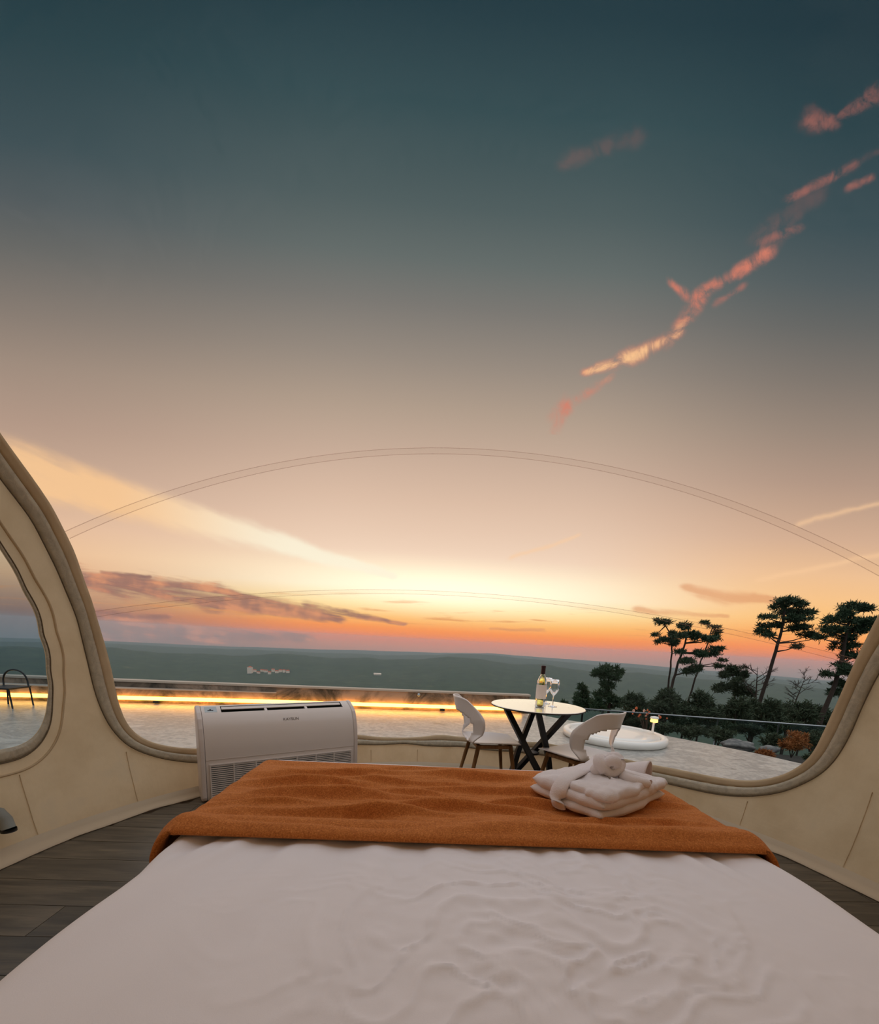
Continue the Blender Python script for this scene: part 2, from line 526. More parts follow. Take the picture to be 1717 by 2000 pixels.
# ------------------------------------------------------------------ mesh helpers
class MB:
    """collects geometry for one mesh object"""
    def __init__(s):
        s.v = []
        s.f = []

    def add(s, vs, fs):
        o = len(s.v)
        s.v += [V(q) for q in vs]
        s.f += [tuple(i + o for i in f) for f in fs]
        return s

    def box(s, lo, hi, M=None):
        x0, y0, z0 = lo
        x1, y1, z1 = hi
        vs = [V(q) for q in ((x0, y0, z0), (x1, y0, z0), (x1, y1, z0), (x0, y1, z0), (x0, y0, z1), (x1, y0, z1), (x1, y1, z1), (x0, y1, z1))]
        if M is not None:
            vs = [M @ q for q in vs]
        return s.add(vs, [(3, 2, 1, 0), (4, 5, 6, 7), (0, 1, 5, 4), (1, 2, 6, 5), (2, 3, 7, 6), (3, 0, 4, 7)])

    def grid(s, P, closed_u=False, closed_v=False, skip=None):
        """P[i][j] points"""
        n, k = len(P), len(P[0])
        vs = [q for r in P for q in r]
        fs = []
        for i in range(n if closed_u else n - 1):
            for j in range(k if closed_v else k - 1):
                if skip and skip(i, j):
                    continue
                fs.append((i * k + j, ((i + 1) % n) * k + j, ((i + 1) % n) * k + (j + 1) % k, i * k + (j + 1) % k))
        return s.add(vs, fs)

    def tube(s, path, rad, seg=8, flat=1.0, up=None, caps=True):
        path = [V(q) for q in path]
        n = len(path)
        if not isinstance(rad, (list, tuple)):
            rad = [rad] * n
        ref = V(up) if up else None
        rings = []
        a = None
        for i, p in enumerate(path):
            t = (path[min(i + 1, n - 1)] - path[max(i - 1, 0)]).normalized()
            if ref is not None:
                a = t.cross(ref)
                if a.length < 1e-4:
                    a = t.orthogonal()
            elif a is None:
                a = t.orthogonal()
            else:
                a = a - t * a.dot(t)
            a = a.normalized()
            bb = t.cross(a).normalized()
            rings.append([p + (a * math.cos(2 * math.pi * k / seg) + bb * flat * math.sin(2 * math.pi * k / seg)) * rad[i] for k in range(seg)])
        o = len(s.v)
        s.grid(rings, closed_v=True)
        if caps:
            s.f.append(tuple(o + k for k in range(seg))[::-1])
            s.f.append(tuple(o + (n - 1) * seg + k for k in range(seg)))
        return s

    def lathe(s, prof, c=(0, 0, 0), seg=24, M=None, caps=True):
        c = V(c)
        rings = []
        for r, z in prof:
            ring = [V((r * math.cos(2 * math.pi * k / seg), r * math.sin(2 * math.pi * k / seg), z)) for k in range(seg)]
            if M is not None:
                ring = [M @ q for q in ring]
            rings.append([q + c for q in ring])
        o = len(s.v)
        s.grid(rings, closed_v=True)
        n = len(prof)
        if caps and prof[0][0] > 1e-6:
            s.f.append(tuple(o + k for k in range(seg))[::-1])
        if caps and prof[-1][0] > 1e-6:
            s.f.append(tuple(o + (n - 1) * seg + k for k in range(seg)))
        return s

    def build(s, name, mat, parent=None, smooth=False, kind=None, label=None):
        me = bpy.data.meshes.new(name)
        base = V(parent.location) if parent is not None else V((0, 0, 0))
        if parent is not None and parent.parent is not None:
            base = base + V(parent.parent.location)
        me.from_pydata([tuple(q - base) for q in s.v], [], s.f)
        me.validate()
        me.update()
        me.materials.append(MAT[mat])
        if smooth:
            me.polygons.foreach_set('use_smooth', [True] * len(me.polygons))
        return link(name, me, parent, kind, label)


def link(name, me, parent=None, kind=None, label=None):
    o = bpy.data.objects.new(name, me)
    COL.objects.link(o)
    if parent is not None:
        o.parent = parent
    if kind:
        o['kind'] = kind
    if label:
        o['label'] = label
    return o


def thing(name, label, cat, loc=(0, 0, 0), group=None):
    o = bpy.data.objects.new(name, None)
    COL.objects.link(o)
    o.empty_display_size = .05
    o.location = loc
    return tag(o, label, cat, group)


def tag(o, label, cat=None, group=None, kind=None):
    o['label'] = label
    if cat:
        o['category'] = cat
    if group:
        o['group'] = group
    if kind:
        o['kind'] = kind
    return o


def mod_bevel(o, w, seg=2):
    m = o.modifiers.new('bevel', 'BEVEL')
    m.width = w
    m.segments = seg
    m.limit_method = 'ANGLE'
    return o


def mod_sub(o, lv=1):
    m = o.modifiers.new('subsurf', 'SUBSURF')
    m.levels = m.render_levels = lv
    return o


def mod_solid(o, t, off=0.0):
    m = o.modifiers.new('solid', 'SOLIDIFY')
    m.thickness = t
    m.offset = off
    return o


def fbm(x, y, z=0.0, o=4):
    return noise.fractal(V((x, y, z)), 1.0, 2.0, o, noise_basis='PERLIN_ORIGINAL')


# ------------------------------------------------------------------ the bubble dome
DC, DR = V((0.2, 1.5, 0.8)), 2.4


def dome_hit(x, y):
    d = ray(x, y)
    o = CAM - DC
    a, b, c = d.dot(d), 2 * o.dot(d), o.dot(o) - DR * DR
    return CAM + d * ((-b + math.sqrt(b * b - 4 * a * c)) / (2 * a))


def frame_about(A):
    A = A.normalized()
    e1 = A.cross(V((0, 0, 1))).normalized()
    e2 = e1.cross(A).normalized()
    return A, e1, e2


def polar(d, FR):
    A, e1, e2 = FR
    d = d.normalized()
    return math.atan2(d.dot(e2), d.dot(e1)), math.acos(max(-1, min(1, d.dot(A))))


def sph(psi, rho, FR, r=DR):
    A, e1, e2 = FR
    return DC + (A * math.cos(rho) + (e1 * math.cos(psi) + e2 * math.sin(psi)) * math.sin(rho)) * r


def outline(pts, FR, n=720, sm=3):
    pr = sorted(polar(dome_hit(*p) - DC, FR) for p in pts)
    ps = np.array([q[0] for q in pr])
    rs = np.array([q[1] for q in pr])
    ps = np.concatenate([ps - 2 * np.pi, ps, ps + 2 * np.pi])
    rs = np.concatenate([rs, rs, rs])
    g = -np.pi + 2 * np.pi * np.arange(n) / n
    r = np.interp(g, ps, rs)
    k = np.exp(-.5 * (np.arange(-4 * sm, 4 * sm + 1) / sm) ** 2)
    k /= k.sum()
    rr = np.concatenate([r[-4 * sm:], r, r[:4 * sm]])
    return np.convolve(rr, k, 'valid')


def along(curve, psi):
    n = len(curve)
    f = (psi + math.pi) / (2 * math.pi) * n
    i = int(math.floor(f))
    t = f - i
    return curve[i % n] * (1 - t) + curve[(i + 1) % n] * t


NPSI = 720
FA = frame_about(V((0.02, math.cos(math.radians(32)), math.sin(math.radians(32)))))
top_in = [(-80, 715), (-190, 510), (-380, 100), (-700, -700), (400, -2600), (1100, -2600), (2500, -500), (2150, 250), (1930, 780), (1790, 1070)]
win_in = outline([(0, 848), (50, 915), (100, 985), (145, 1075), (180, 1175), (205, 1260), (218, 1310), (232, 1380), (248, 1420),
                  (280, 1446), (325, 1458), (385, 1463), (540, 1447), (690, 1433), (860, 1434), (950, 1440), (1060, 1449), (1130, 1462),
                  (1200, 1477), (1320, 1501), (1411, 1520), (1471, 1527), (1531, 1515), (1570, 1493), (1589, 1474), (1613, 1421),
                  (1646, 1349), (1670, 1292), (1709, 1213)] + top_in, FA, NPSI)
win_out = outline([(0, 936), (60, 1010), (110, 1110), (150, 1205), (170, 1290), (186, 1360), (212, 1420), (250, 1460), (310, 1481),
                   (385, 1491), (540, 1473), (690, 1453), (790, 1451), (900, 1457), (1000, 1467), (1060, 1474), (1130, 1489), (1200, 1503),
                   (1308, 1531), (1411, 1554), (1471, 1556), (1531, 1548), (1600, 1517), (1630, 1490), (1664, 1433), (1682, 1385),
                   (1717, 1313)] + [(-90, 800), (-210, 600), (-420, 180), (-760, -600), (400, -3200), (1100, -3200), (2600, -350), (2240, 360), (1990, 880), (1830, 1150)], FA, NPSI)
win_out = np.maximum(win_out, win_in + .012)
PORT_IN = [(0, 1078), (42, 1155), (74, 1240), (88, 1310), (91, 1370), (84, 1410), (66, 1440), (38, 1457), (0, 1463), (-120, 1470), (-240, 1450),
           (-330, 1380), (-350, 1260), (-300, 1100), (-200, 980), (-120, 950), (-55, 1000)]
FB = frame_about(sum((dome_hit(*p) - DC for p in PORT_IN), V((0, 0, 0))))
port_in = outline(PORT_IN, FB, NPSI, 8)
port_out = outline([(0, 1068), (45, 1148), (78, 1235), (94, 1310), (98, 1370), (94, 1420), (74, 1456), (42, 1480), (0, 1490), (-120, 1500), (-250, 1475),
                    (-345, 1390), (-365, 1255), (-310, 1090), (-205, 968), (-118, 936), (-52, 990)], FB, NPSI, 8)
port_out = np.maximum(port_out, port_in + .006)


def crease(p):
    return .010 * fbm(p.x * 2.2, p.y * 2.2, p.z * 2.2, 3) + .004 * fbm(p.x * 9, p.y * 9, p.z * 4, 3)


def floor_rho(psi):
    lo, hi = .02, math.pi - .02
    # last rho at which the great circle from the axis still lies above the floor
    a = along(win_in, psi)
    r = a
    while r < math.pi and sph(psi, r, FA).z > 0.0:
        r += .004
    return r


def build_dome():
    wall = thing_wall = None
    # canvas
    NR = 96
    P = []
    flr = []
    for i in range(NPSI):
        psi = -math.pi + 2 * math.pi * i / NPSI
        a, e = win_in[i], floor_rho(psi)
        flr.append(e)
        row = []
        for j in range(NR + 1):
            t = j / NR
            rho = a + (e - a) * t
            q = sph(psi, rho, FA)
            pp, pr = polar(q - DC, FB)
            edge = min(1.0, j / 6)
            damp = min(1.0, max(0.0, (pr - along(port_in, pp)) / .06))
            q = q + (q - DC).normalized() * (crease(q) * edge * damp)
            row.append(q)
        P.append(row)
    mb = MB()
    inside = []
    for i in range(NPSI):
        r = []
        for j in range(NR + 1):
            pp, pr = polar(P[i][j] - DC, FB)
            rp = along(port_in, pp)
            r.append(pr < rp)
        inside.append(r)

    def skip(i, j):
        k = (i + 1) % NPSI
        return inside[i][j] and inside[k][j] and inside[i][j + 1] and inside[k][j + 1]
    for i in range(NPSI):
        for j in range(NR + 1):
            if inside[i][j]:
                pp, pr = polar(P[i][j] - DC, FB)
                rp = along(port_in, pp)
                if rp - pr < .08:
                    P[i][j] = sph(pp, rp, FB)
    mb.grid(P, closed_u=True, skip=skip)
    wall = mb.build('wall_front', 'canvas', smooth=True)
    tag(wall, 'cream canvas shell of the bubble tent around the clear front', kind='structure')
    # trims around the big clear front

    def strip(curve0, curve1, FR, r, name, mat, parent, k=3):
        mb = MB()
        R = []
        for i in range(0, NPSI):
            psi = -math.pi + 2 * math.pi * i / NPSI
            R.append([sph(psi, curve0[i] + (curve1[i] - curve0[i]) * t / k, FR, r + .003 * math.sin(math.pi * t / k) * -1
                          + .0022 * fbm(i * .35, t * .8, 3.0, 2)) for t in range(k + 1)])
        mb.grid(R, closed_u=True)
        o = mb.build(name, mat, parent, smooth=True)
        return mod_solid(o, .003)
    mid = win_in + (win_out - win_in) * .47
    tr = strip(mid, win_out, FA, DR - .012, 'trim_1', 'band', None)
    tag(tr, 'greyish welded band edging the big clear front', kind='structure')
    inn = strip(win_in, mid, FA, DR - .007, 'inner_edging', 'canvas', tr)

    def cord(curve, FR, r, rad, name, mat, parent):
        mb = MB()
        path = [sph(-math.pi + 2 * math.pi * i / 360, curve[(i * 2) % NPSI], FR, r) for i in range(361)]
        mb.tube(path, rad, 6, caps=False)
        return mb.build(name, mat, parent, smooth=True)
    cord(win_out + .001, FA, DR - .012, .0028, 'seam_cord', 'cord', tr)
    tr2 = strip(port_in, port_out, FB, DR - .008, 'trim_2', 'band', None)
    tag(tr2, 'welded band edging the side porthole', kind='structure')
    cord(port_out + .001, FB, DR - .009, .0036, 'seam_cord', 'cord', tr2)
    cord(port_out + .028, FB, DR - .003, .006, 'piping', 'canvas', tr2)
    # side porthole
    mb = MB()
    mb.grid([[sph(-math.pi + 2 * math.pi * i / 180, port_in[i * 4] * j / 14, FB) for j in range(15)] for i in range(180)], closed_u=True)
    w2 = mb.build('window_2', 'clear2', smooth=True)
    tag(w2, 'bluish clear vinyl porthole in the side canvas', kind='structure')
    # clear front cut into panes by two seams
    w1 = thing('window_1', 'big clear vinyl front of the bubble tent', None)
    del w1['label']
    tag(w1, 'big clear vinyl front of the bubble tent', kind='structure')
    bm = bmesh.new()
    rows = []
    NJ = 40
    for i in range(0, NPSI, 2):
        psi = -math.pi + 2 * math.pi * i / NPSI
        rows.append([bm.verts.new(sph(psi, win_in[i] * max(j, .02) / NJ, FA)) for j in range(NJ + 1)])
    for i in range(len(rows)):
        a, b = rows[i], rows[(i + 1) % len(rows)]
        for j in range(NJ):
            bm.faces.new((a[j], b[j], b[j + 1], a[j + 1]))
    p1 = [dome_hit(140, 1040), dome_hit(830, 880), dome_hit(1700, 1105)]
    p2 = [dome_hit(200, 1197), dome_hit(830, 1157), dome_hit(1640, 1284)]
    planes = []
    for a, b, c in (p1, p2):
        n = (b - a).cross(c - a).normalized()
        if n.z < 0:
            n = -n
        planes.append((a, n))
    cuts = [[(planes[0], 1)], [(planes[0], -1), (planes[1], 1)], [(planes[1], -1)]]
    for cs in cuts:
        b2 = bm.copy()
        for (co, no), sgn in cs:
            bmesh.ops.bisect_plane(b2, geom=b2.verts[:] + b2.edges[:] + b2.faces[:], plane_co=co, plane_no=no,
                                   clear_inner=sgn > 0, clear_outer=sgn < 0)
        me = bpy.data.meshes.new('pane')
        b2.to_mesh(me)
        b2.free()
        me.materials.append(MAT['clear'])
        me.polygons.foreach_set('use_smooth', [True] * len(me.polygons))
        link('pane', me, w1)
    bm.free()
    for (co, no), wd in zip(planes, (.019, .016)):
        d = (co - DC).dot(no)
        c = DC + no * d
        rr = math.sqrt(DR * DR - d * d)
        e1 = no.cross(V((0, 0, 1))).normalized()
        e2 = no.cross(e1).normalized()
        ring = []
        for k in range(721):
            a = 2 * math.pi * k / 720
            q = c + (e1 * math.cos(a) + e2 * math.sin(a)) * rr
            pp, pr = polar(q - DC, FA)
            ring.append(q if pr < along(win_in, pp) + .004 else None)
        runs, cur = [], []
        for q in ring + [None]:
            if q is None:
                if len(cur) > 3:
                    runs.append(cur)
                cur = []
            else:
                cur.append(q)
        if len(runs) == 2 and ring[0] is not None and ring[-1] is not None:
            runs = [runs[1][:-1] + runs[0]]
        run = max(runs, key=len)
        mb = MB()
        mb.grid([[DC + (q + no * (wd * s) - DC).normalized() * (DR - .004) for s in (-1, 0, 1)] for q in run])
        sm = mb.build('seam', 'seam', w1, smooth=True)
        for s in (-1, 1):
            mb = MB()
            mb.tube([DC + (q + no * (wd * s) - DC).normalized() * (DR - .005) for q in run], .0020, 5)
            mb.build('seam_edge', 'seam_edge', sm, smooth=True)
    # skirt hem lying on the floor, panel seams in the canvas
    r0 = math.sqrt(DR * DR - DC.z ** 2)
    mb = MB()
    R = []
    for i in range(720):
        a = 2 * math.pi * i / 720
        w = .012 * fbm(math.cos(a) * 7, math.sin(a) * 7, 0, 3)
        ca, sa = math.cos(a), math.sin(a)

        def at(r, z):
            return V((DC.x + r * ca, DC.y + r * sa, z))
        rz = math.sqrt(DR * DR - (DC.z - .06) ** 2)
        R.append([at(rz - .010, .062), at(r0 + .002 + w * .3, .03), at(r0 - .035 + w, .012 + abs(w) * .5), at(r0 - .065 + w * 1.6, .004 + max(0, w) * .6)])
    mb.grid(R, closed_u=True)
    hem = mb.build('hem', 'hem', wall, smooth=True)
    mod_solid(hem, .003)
    for a in (-74, -61, -44, -31, -16, -5.2, 5.6, 17, 30, 46, 62, 76):
        ar = math.radians(a)
        d = V((math.sin(ar), math.cos(ar), 0))
        path = []
        for k in range(16):
            z = .05 + k * .03
            q = DC + d * math.sqrt(DR * DR - (DC.z - z) ** 2) + V((0, 0, z - DC.z))
            pp, pr = polar(q - DC, FA)
            p2_, r2_ = polar(q - DC, FB)
            if pr < along(win_out, pp) + .01 or r2_ < along(port_out, p2_) + .03:
                break
            path.append(q - d * (.004 + crease(q) * -1))
        if len(path) > 2:
            MB().tube(path, .0022, 5).build('panel_seam', 'canvas', wall, smooth=True)


build_dome()


# ------------------------------------------------------------------ floor: platform and planks
def build_floor():
    mb = MB()
    mb.lathe([(0, -.014), (2.42, -.014), (2.42, -.80), (0, -.80)], (DC.x, DC.y, 0), 96)
    fl = mb.build('floor', 'subfloor')
    tag(fl, 'dark grey-brown plank floor of the bubble tent', kind='structure')
    W, L = .185, 1.22
    unit = MB().box((-.5, -.5, -.012), (.5, .5, 0))
    me = bpy.data.meshes.new('plank')
    me.from_pydata([tuple(q) for q in unit.v], [], unit.f)
    me.materials.append(MAT['plank'])
    row = 0
    y = .15
    while y < 3.75:
        ym = max(abs(y - DC.y), abs(y + W - DC.y))
        if ym < 2.2:
            half = math.sqrt(2.26 ** 2 - ym * ym)
            x0, x1 = DC.x - half, DC.x + half
            x = x0 - rnd.random() * L
            while x < x1:
                a, b = max(x, x0), min(x + L, x1)
                if b - a > .05 and not (a > -.55 and b < .95 and y < 1.8):
                    o = link('plank', me, fl)
                    o.location = ((a + b) / 2, y + W / 2, 0)
                    o.scale = (b - a - .003, W - .003, 1)
                x += L
        row += 1
        y += W


build_floor()


# ------------------------------------------------------------------ terrace, parapet, rail, planting bed
TZ = -.80


def extrude(pts, z0, z1):
    n = len(pts)
    mb = MB()
    mb.add([(p[0], p[1], z0) for p in pts] + [(p[0], p[1], z1) for p in pts],
           [tuple(range(n))[::-1], tuple(range(n, 2 * n))] + [(i, (i + 1) % n, n + (i + 1) % n, n + i) for i in range(n)])
    return mb


W0 = onz(0, 1363, TZ)
W1 = onz(1032, 1394, TZ)
wdir = (W1 - W0).normalized()
wnor = V((-wdir.y, wdir.x, 0))


def build_terrace():
    E = [onz(x, y, TZ) for x, y in ((1060, 1397), (1100, 1405), (1200, 1420), (1300, 1437), (1400, 1456), (1480, 1472), (1590, 1497), (1720, 1530))]
    E.append(V((9.5, 1.0, TZ)))
    E.append(V((9.5, -4.0, TZ)))
    pts = [(W0 - wdir * 6).to_tuple(), W1.to_tuple()] + [e.to_tuple() for e in E] + [(-16, -4, TZ)]
    pts = [(p[0], p[1]) for p in pts]
    t = extrude(pts[::-1], TZ - .25, TZ).build('terrace_floor', 'concrete')
    tag(t, 'streaky pale concrete terrace outside the clear front', kind='structure')
    # rear parapet
    top = ony(1032, 1357, W1.y)
    hgt = top.z - TZ
    A, B = W0 - wdir * 6, W1
    base = MB()

    def wallbox(a, b, d0, d1, z0, z1):
        p = [a + wnor * d0, b + wnor * d0, b + wnor * d1, a + wnor * d1]
        return extrude([(q.x, q.y) for q in p], z0, z1)
    pw = wallbox(A, B, .02, .22, TZ - .25, TZ + hgt - .05).build('parapet_wall', 'render')
    tag(pw, 'stained rendered parapet along the far side of the terrace', kind='structure')
    wallbox(A, B + wdir * .02, -.01, .25, TZ + hgt - .05, TZ + hgt).build('coping', 'coping', pw)
    # lower ledge running into the parapet from one end
    l0 = ony(225, 1331, W0.y + (W1.y - W0.y) * .22)
    q = [A - wnor * .55, W0 + wdir * 6.6, W0 + wdir * 6.6 + wnor * .02, A + wnor * .02]
    lz = TZ + hgt * .62
    lw = extrude([(p.x, p.y) for p in q], TZ, lz).build('ledge', 'render', pw)
    extrude([((p - wnor * (.02 if k < 2 else 0)).x, (p - wnor * (.02 if k < 2 else 0)).y) for k, p in enumerate(q)], lz, lz + .03).build('ledge_top', 'coping', lw)
    # light strip along the foot
    a, b = A - wnor * .57, W0 + wdir * 6.6 - wnor * .03
    c = W1 - wdir * .22 - wnor * .01
    led = thing('light_strip', 'glowing amber light strip along the foot of the parapet', 'light strip', (a.x, a.y, TZ))
    mb = MB()
    for p, r in ((a, b), (b, c)):
        d = (r - p).normalized()
        nn = V((-d.y, d.x, 0))
        qq = [p - nn * .05, r - nn * .05, r, p]
        mb.add(extrude([(k.x, k.y) for k in qq], TZ + .09, TZ + .18).v, extrude([(k.x, k.y) for k in qq], TZ + .09, TZ + .18).f)
    mb.build('light_tube', 'led', led)
    for px, py in ((338, 1360), (627, 1368), (862, 1381), (150, 1357)):
        # brackets holding the strip
        f = onz(px, py, TZ + .08)
        t_ = (f - a).dot(wdir)
        p0 = a + (b - a).normalized() * t_ if t_ < (b - a).length else b + (c - b).normalized() * (t_ - (b - a).length)
        MB().box((p0.x - .07, p0.y - .09, TZ + .02), (p0.x + .07, p0.y - .03, TZ + .09)).build('bracket', 'black', led)
    # wall lamp dot on the parapet
    p = W0 + wdir * ((onz(815, 1385, TZ) - W0).dot(wdir)) - wnor * .02
    o = MB().lathe([(0, 0), (.05, 0), (.05, .05), (.03, .08), (0, .085)], (p.x, p.y, TZ + .46), 12, Matrix.Rotation(math.pi / 2, 3, 'X')).build('wall_spout', 'steel', smooth=True)
    tag(o, 'small round fitting on the stained parapet', 'fitting')
    # planting bed falling away to the glass rail
    ra, rb = onz(1150, 1385, -.55), onz(1614, 1419, -.55)
    rd = (rb - ra).normalized()
    ra2, rb2 = ra - rd * 1.2, rb + rd * 4
    edge = E[:8]
    n = len(edge)
    mb = MB()
    rows = []
    for k, e in enumerate(edge):
        far = ra2.lerp(rb2, k / (n - 1))
        rows.append([V((e.x, e.y, TZ - .06)).lerp(V((far.x, far.y, -1.45)), t / 5) + V((0, 0, -.1 * math.sin(math.pi * t / 5) if 0 < t < 5 else 0)) for t in range(6)]
                    + [V((far.x, far.y + 1.2, -1.75))])
    mb.grid(rows)
    bed = mb.build('planting_bed', 'soil', smooth=True)
    tag(bed, 'dark sloping planting bed below the terrace edge', kind='structure')
    r = thing('glass_railing', 'low glass railing with a thin steel top rail beyond the planting bed', 'railing', (ra.x, ra.y, -1.5))
    MB().tube([ra2, rb2], .022, 10).build('top_rail', 'steel', r, smooth=True)
    Ln = (rb2 - ra2).length
    k = 0
    s = 0.0
    while s < Ln:
        p, q = ra2 + rd * (s + .02), ra2 + rd * min(s + 1.58, Ln)
        nn = V((-rd.y, rd.x, 0)) * .006
        extrude([((p - nn).x, (p - nn).y), ((q - nn).x, (q - nn).y), ((q + nn).x, (q + nn).y), ((p + nn).x, (p + nn).y)], -1.5, -.57).build('glass_panel', 'railglass', r)
        MB().tube([ra2 + rd * s + V((0, 0, -1.05)), ra2 + rd * s + V((0, 0, .0))], .018, 8).build('post', 'steel', r, smooth=True)
        s += 1.6


build_terrace()


# ------------------------------------------------------------------ hills and valley
RID = {}


def ridge_pts():
    def azel(x, y):
        d = ray(x, y)
        return math.degrees(math.atan2(d.x, d.y)), math.atan2(d.z, math.hypot(d.x, d.y))
    a = [(-60, 1262), (100, 1264), (230, 1268), (330, 1274), (450, 1281), (540, 1279), (600, 1279), (680, 1285), (750, 1288), (820, 1286), (880, 1284),
         (940, 1287), (1000, 1293), (1060, 1297), (1100, 1304), (1160, 1313), (1210, 1317), (1250, 1316), (1300, 1320), (1400, 1330), (1600, 1342), (1800, 1350)]
    b = [(-60, 1250), (230, 1257), (450, 1268), (600, 1273), (750, 1279), (830, 1279), (900, 1276), (1000, 1282), (1100, 1292), (1250, 1306), (1400, 1318), (1600, 1334), (1800, 1342)]
    c = [(-60, 1243), (230, 1252), (450, 1263), (600, 1267), (750, 1271), (850, 1274), (960, 1276), (1100, 1286), (1250, 1298), (1400, 1310), (1600, 1328), (1800, 1338)]
    for k, L in (('a', a), ('b', b), ('c', c)):
        q = [azel(*p) for p in L]
        RID[k] = (np.array([p[0] for p in q]), np.array([p[1] for p in q]))


ridge_pts()
RAD = [12.0, 18, 30, 60, 120, 300, 800, 1700, 2600, 3600, 5000, 7500, 9500, 13000, 15000]


def ctrl(azd):
    ea = float(np.interp(azd, *RID['a']))
    eb = float(np.interp(azd, *RID['b']))
    ec = float(np.interp(azd, *RID['c']))
    za = CZ + math.tan(ea) * 3600
    zb = CZ + math.tan(eb) * 7500
    zc = CZ + math.tan(ec) * 13000
    return [-2.0, -3.2, -6.5, -16, -34, -82, -185, -265, za - 60, za, za - 130, zb, zb - 160, zc, zc - 200]


LR = np.log(np.array(RAD))


def ground(x, y):
    r = max(12.0, math.hypot(x, y))
    azd = math.degrees(math.atan2(x, y))
    z = float(np.interp(math.log(r), LR, ctrl(azd)))
    amp = min(1.0, r / 900) * .012 * r if r < 3000 else 26
    if r > 60:
        z += amp * (fbm(x / (60 + r * .12), y / (60 + r * .12), 1.0, 4)) * .8
    return z


def build_hills():
    na, nr = 420, 210
    P = []
    for i in range(na + 1):
        a = math.radians(-62 + 124 * i / na)
        row = []
        for j in range(nr + 1):
            r = math.exp(math.log(12) + (math.log(15000) - math.log(12)) * j / nr)
            x, y = r * math.sin(a), r * math.cos(a)
            row.append((x, y, ground(x, y)))
        P.append(row)
    o = MB().grid(P).build('valley_hills', 'forest', smooth=True)
    tag(o, 'wooded hills rolling away below the terrace', kind='structure')


build_hills()


def ray_ground(px, py, r0=60.0):
    d = ray(px, py).normalized()
    t = r0
    while t < 16000:
        p = CAM + d * t
        if p.z < ground(p.x, p.y):
            return p
        t *= 1.01
    return CAM + d * 3000


def build_village():
    def house(px, py, w, h, dp, tower=False):
        p = ray_ground(px, py)
        s = p.y / F
        W_, H_ = w * s, h * s
        z = ground(p.x, p.y) - H_ * .1
        nm = 'church_tower' if tower else 'house'
        t = thing(nm, 'pale square tower at the edge of the valley village' if tower else 'tiny pale house of the village in the valley',
                  'tower' if tower else 'house', (p.x, p.y, z), None if tower else 'village houses in the valley')
        MB().box((p.x - W_ / 2, p.y, z), (p.x + W_ / 2, p.y + W_ * dp, z + H_ * 1.1)).build('walls', 'house', t)
        zt = z + H_ * 1.1
        mb = MB()
        if tower:
            mb.add([(p.x - W_ / 2, p.y, zt), (p.x + W_ / 2, p.y, zt), (p.x + W_ / 2, p.y + W_ * dp, zt), (p.x - W_ / 2, p.y + W_ * dp, zt),
                    (p.x, p.y + W_ * dp / 2, zt + H_ * .2)], [(0, 1, 4), (1, 2, 4), (2, 3, 4), (3, 0, 4), (3, 2, 1, 0)])
        else:
            e = W_ * .04
            y0, y1 = p.y - e, p.y + W_ * dp + e
            mb.add([(p.x - W_ / 2 - e, y0, zt), (p.x + W_ / 2 + e, y0, zt), (p.x + W_ / 2 + e, y1, zt), (p.x - W_ / 2 - e, y1, zt),
                    (p.x - W_ / 2, (y0 + y1) / 2, zt + H_ * .35), (p.x + W_ / 2, (y0 + y1) / 2, zt + H_ * .35)],
                   [(0, 1, 5, 4), (2, 3, 4, 5), (1, 2, 5), (3, 0, 4), (3, 2, 1, 0)])
        mb.build('roof', 'tile_roof', t)
    house(487, 1316, 8, 12, 1.0, True)
    r = random.Random(3)
    for k in range(10):
        x = 497 + k * 7.2
        house(x, 1315 + r.uniform(-3, 3) + k * .15, r.uniform(4.5, 6.2), r.uniform(3, 5), .7)
    p = ray_ground(737, 1319)
    s = p.y / F
    z = ground(p.x, p.y) - .5
    t = thing('farm_building', 'lone white farm building among the valley woods', 'building', (p.x, p.y, z))
    MB().box((p.x - 7 * s, p.y, z), (p.x + 7 * s, p.y + 6 * s, z + 3 * s)).build('walls', 'house', t)
    mb = MB()
    mb.add([(p.x - 7.3 * s, p.y - s * .3, z + 3 * s), (p.x + 7.3 * s, p.y - s * .3, z + 3 * s), (p.x + 7.3 * s, p.y + 6.3 * s, z + 3 * s), (p.x - 7.3 * s, p.y + 6.3 * s, z + 3 * s),
            (p.x - 7 * s, p.y + 3 * s, z + 4.2 * s), (p.x + 7 * s, p.y + 3 * s, z + 4.2 * s)], [(0, 1, 5, 4), (2, 3, 4, 5), (1, 2, 5), (3, 0, 4), (3, 2, 1, 0)])
    mb.build('roof', 'house', t)


build_village()


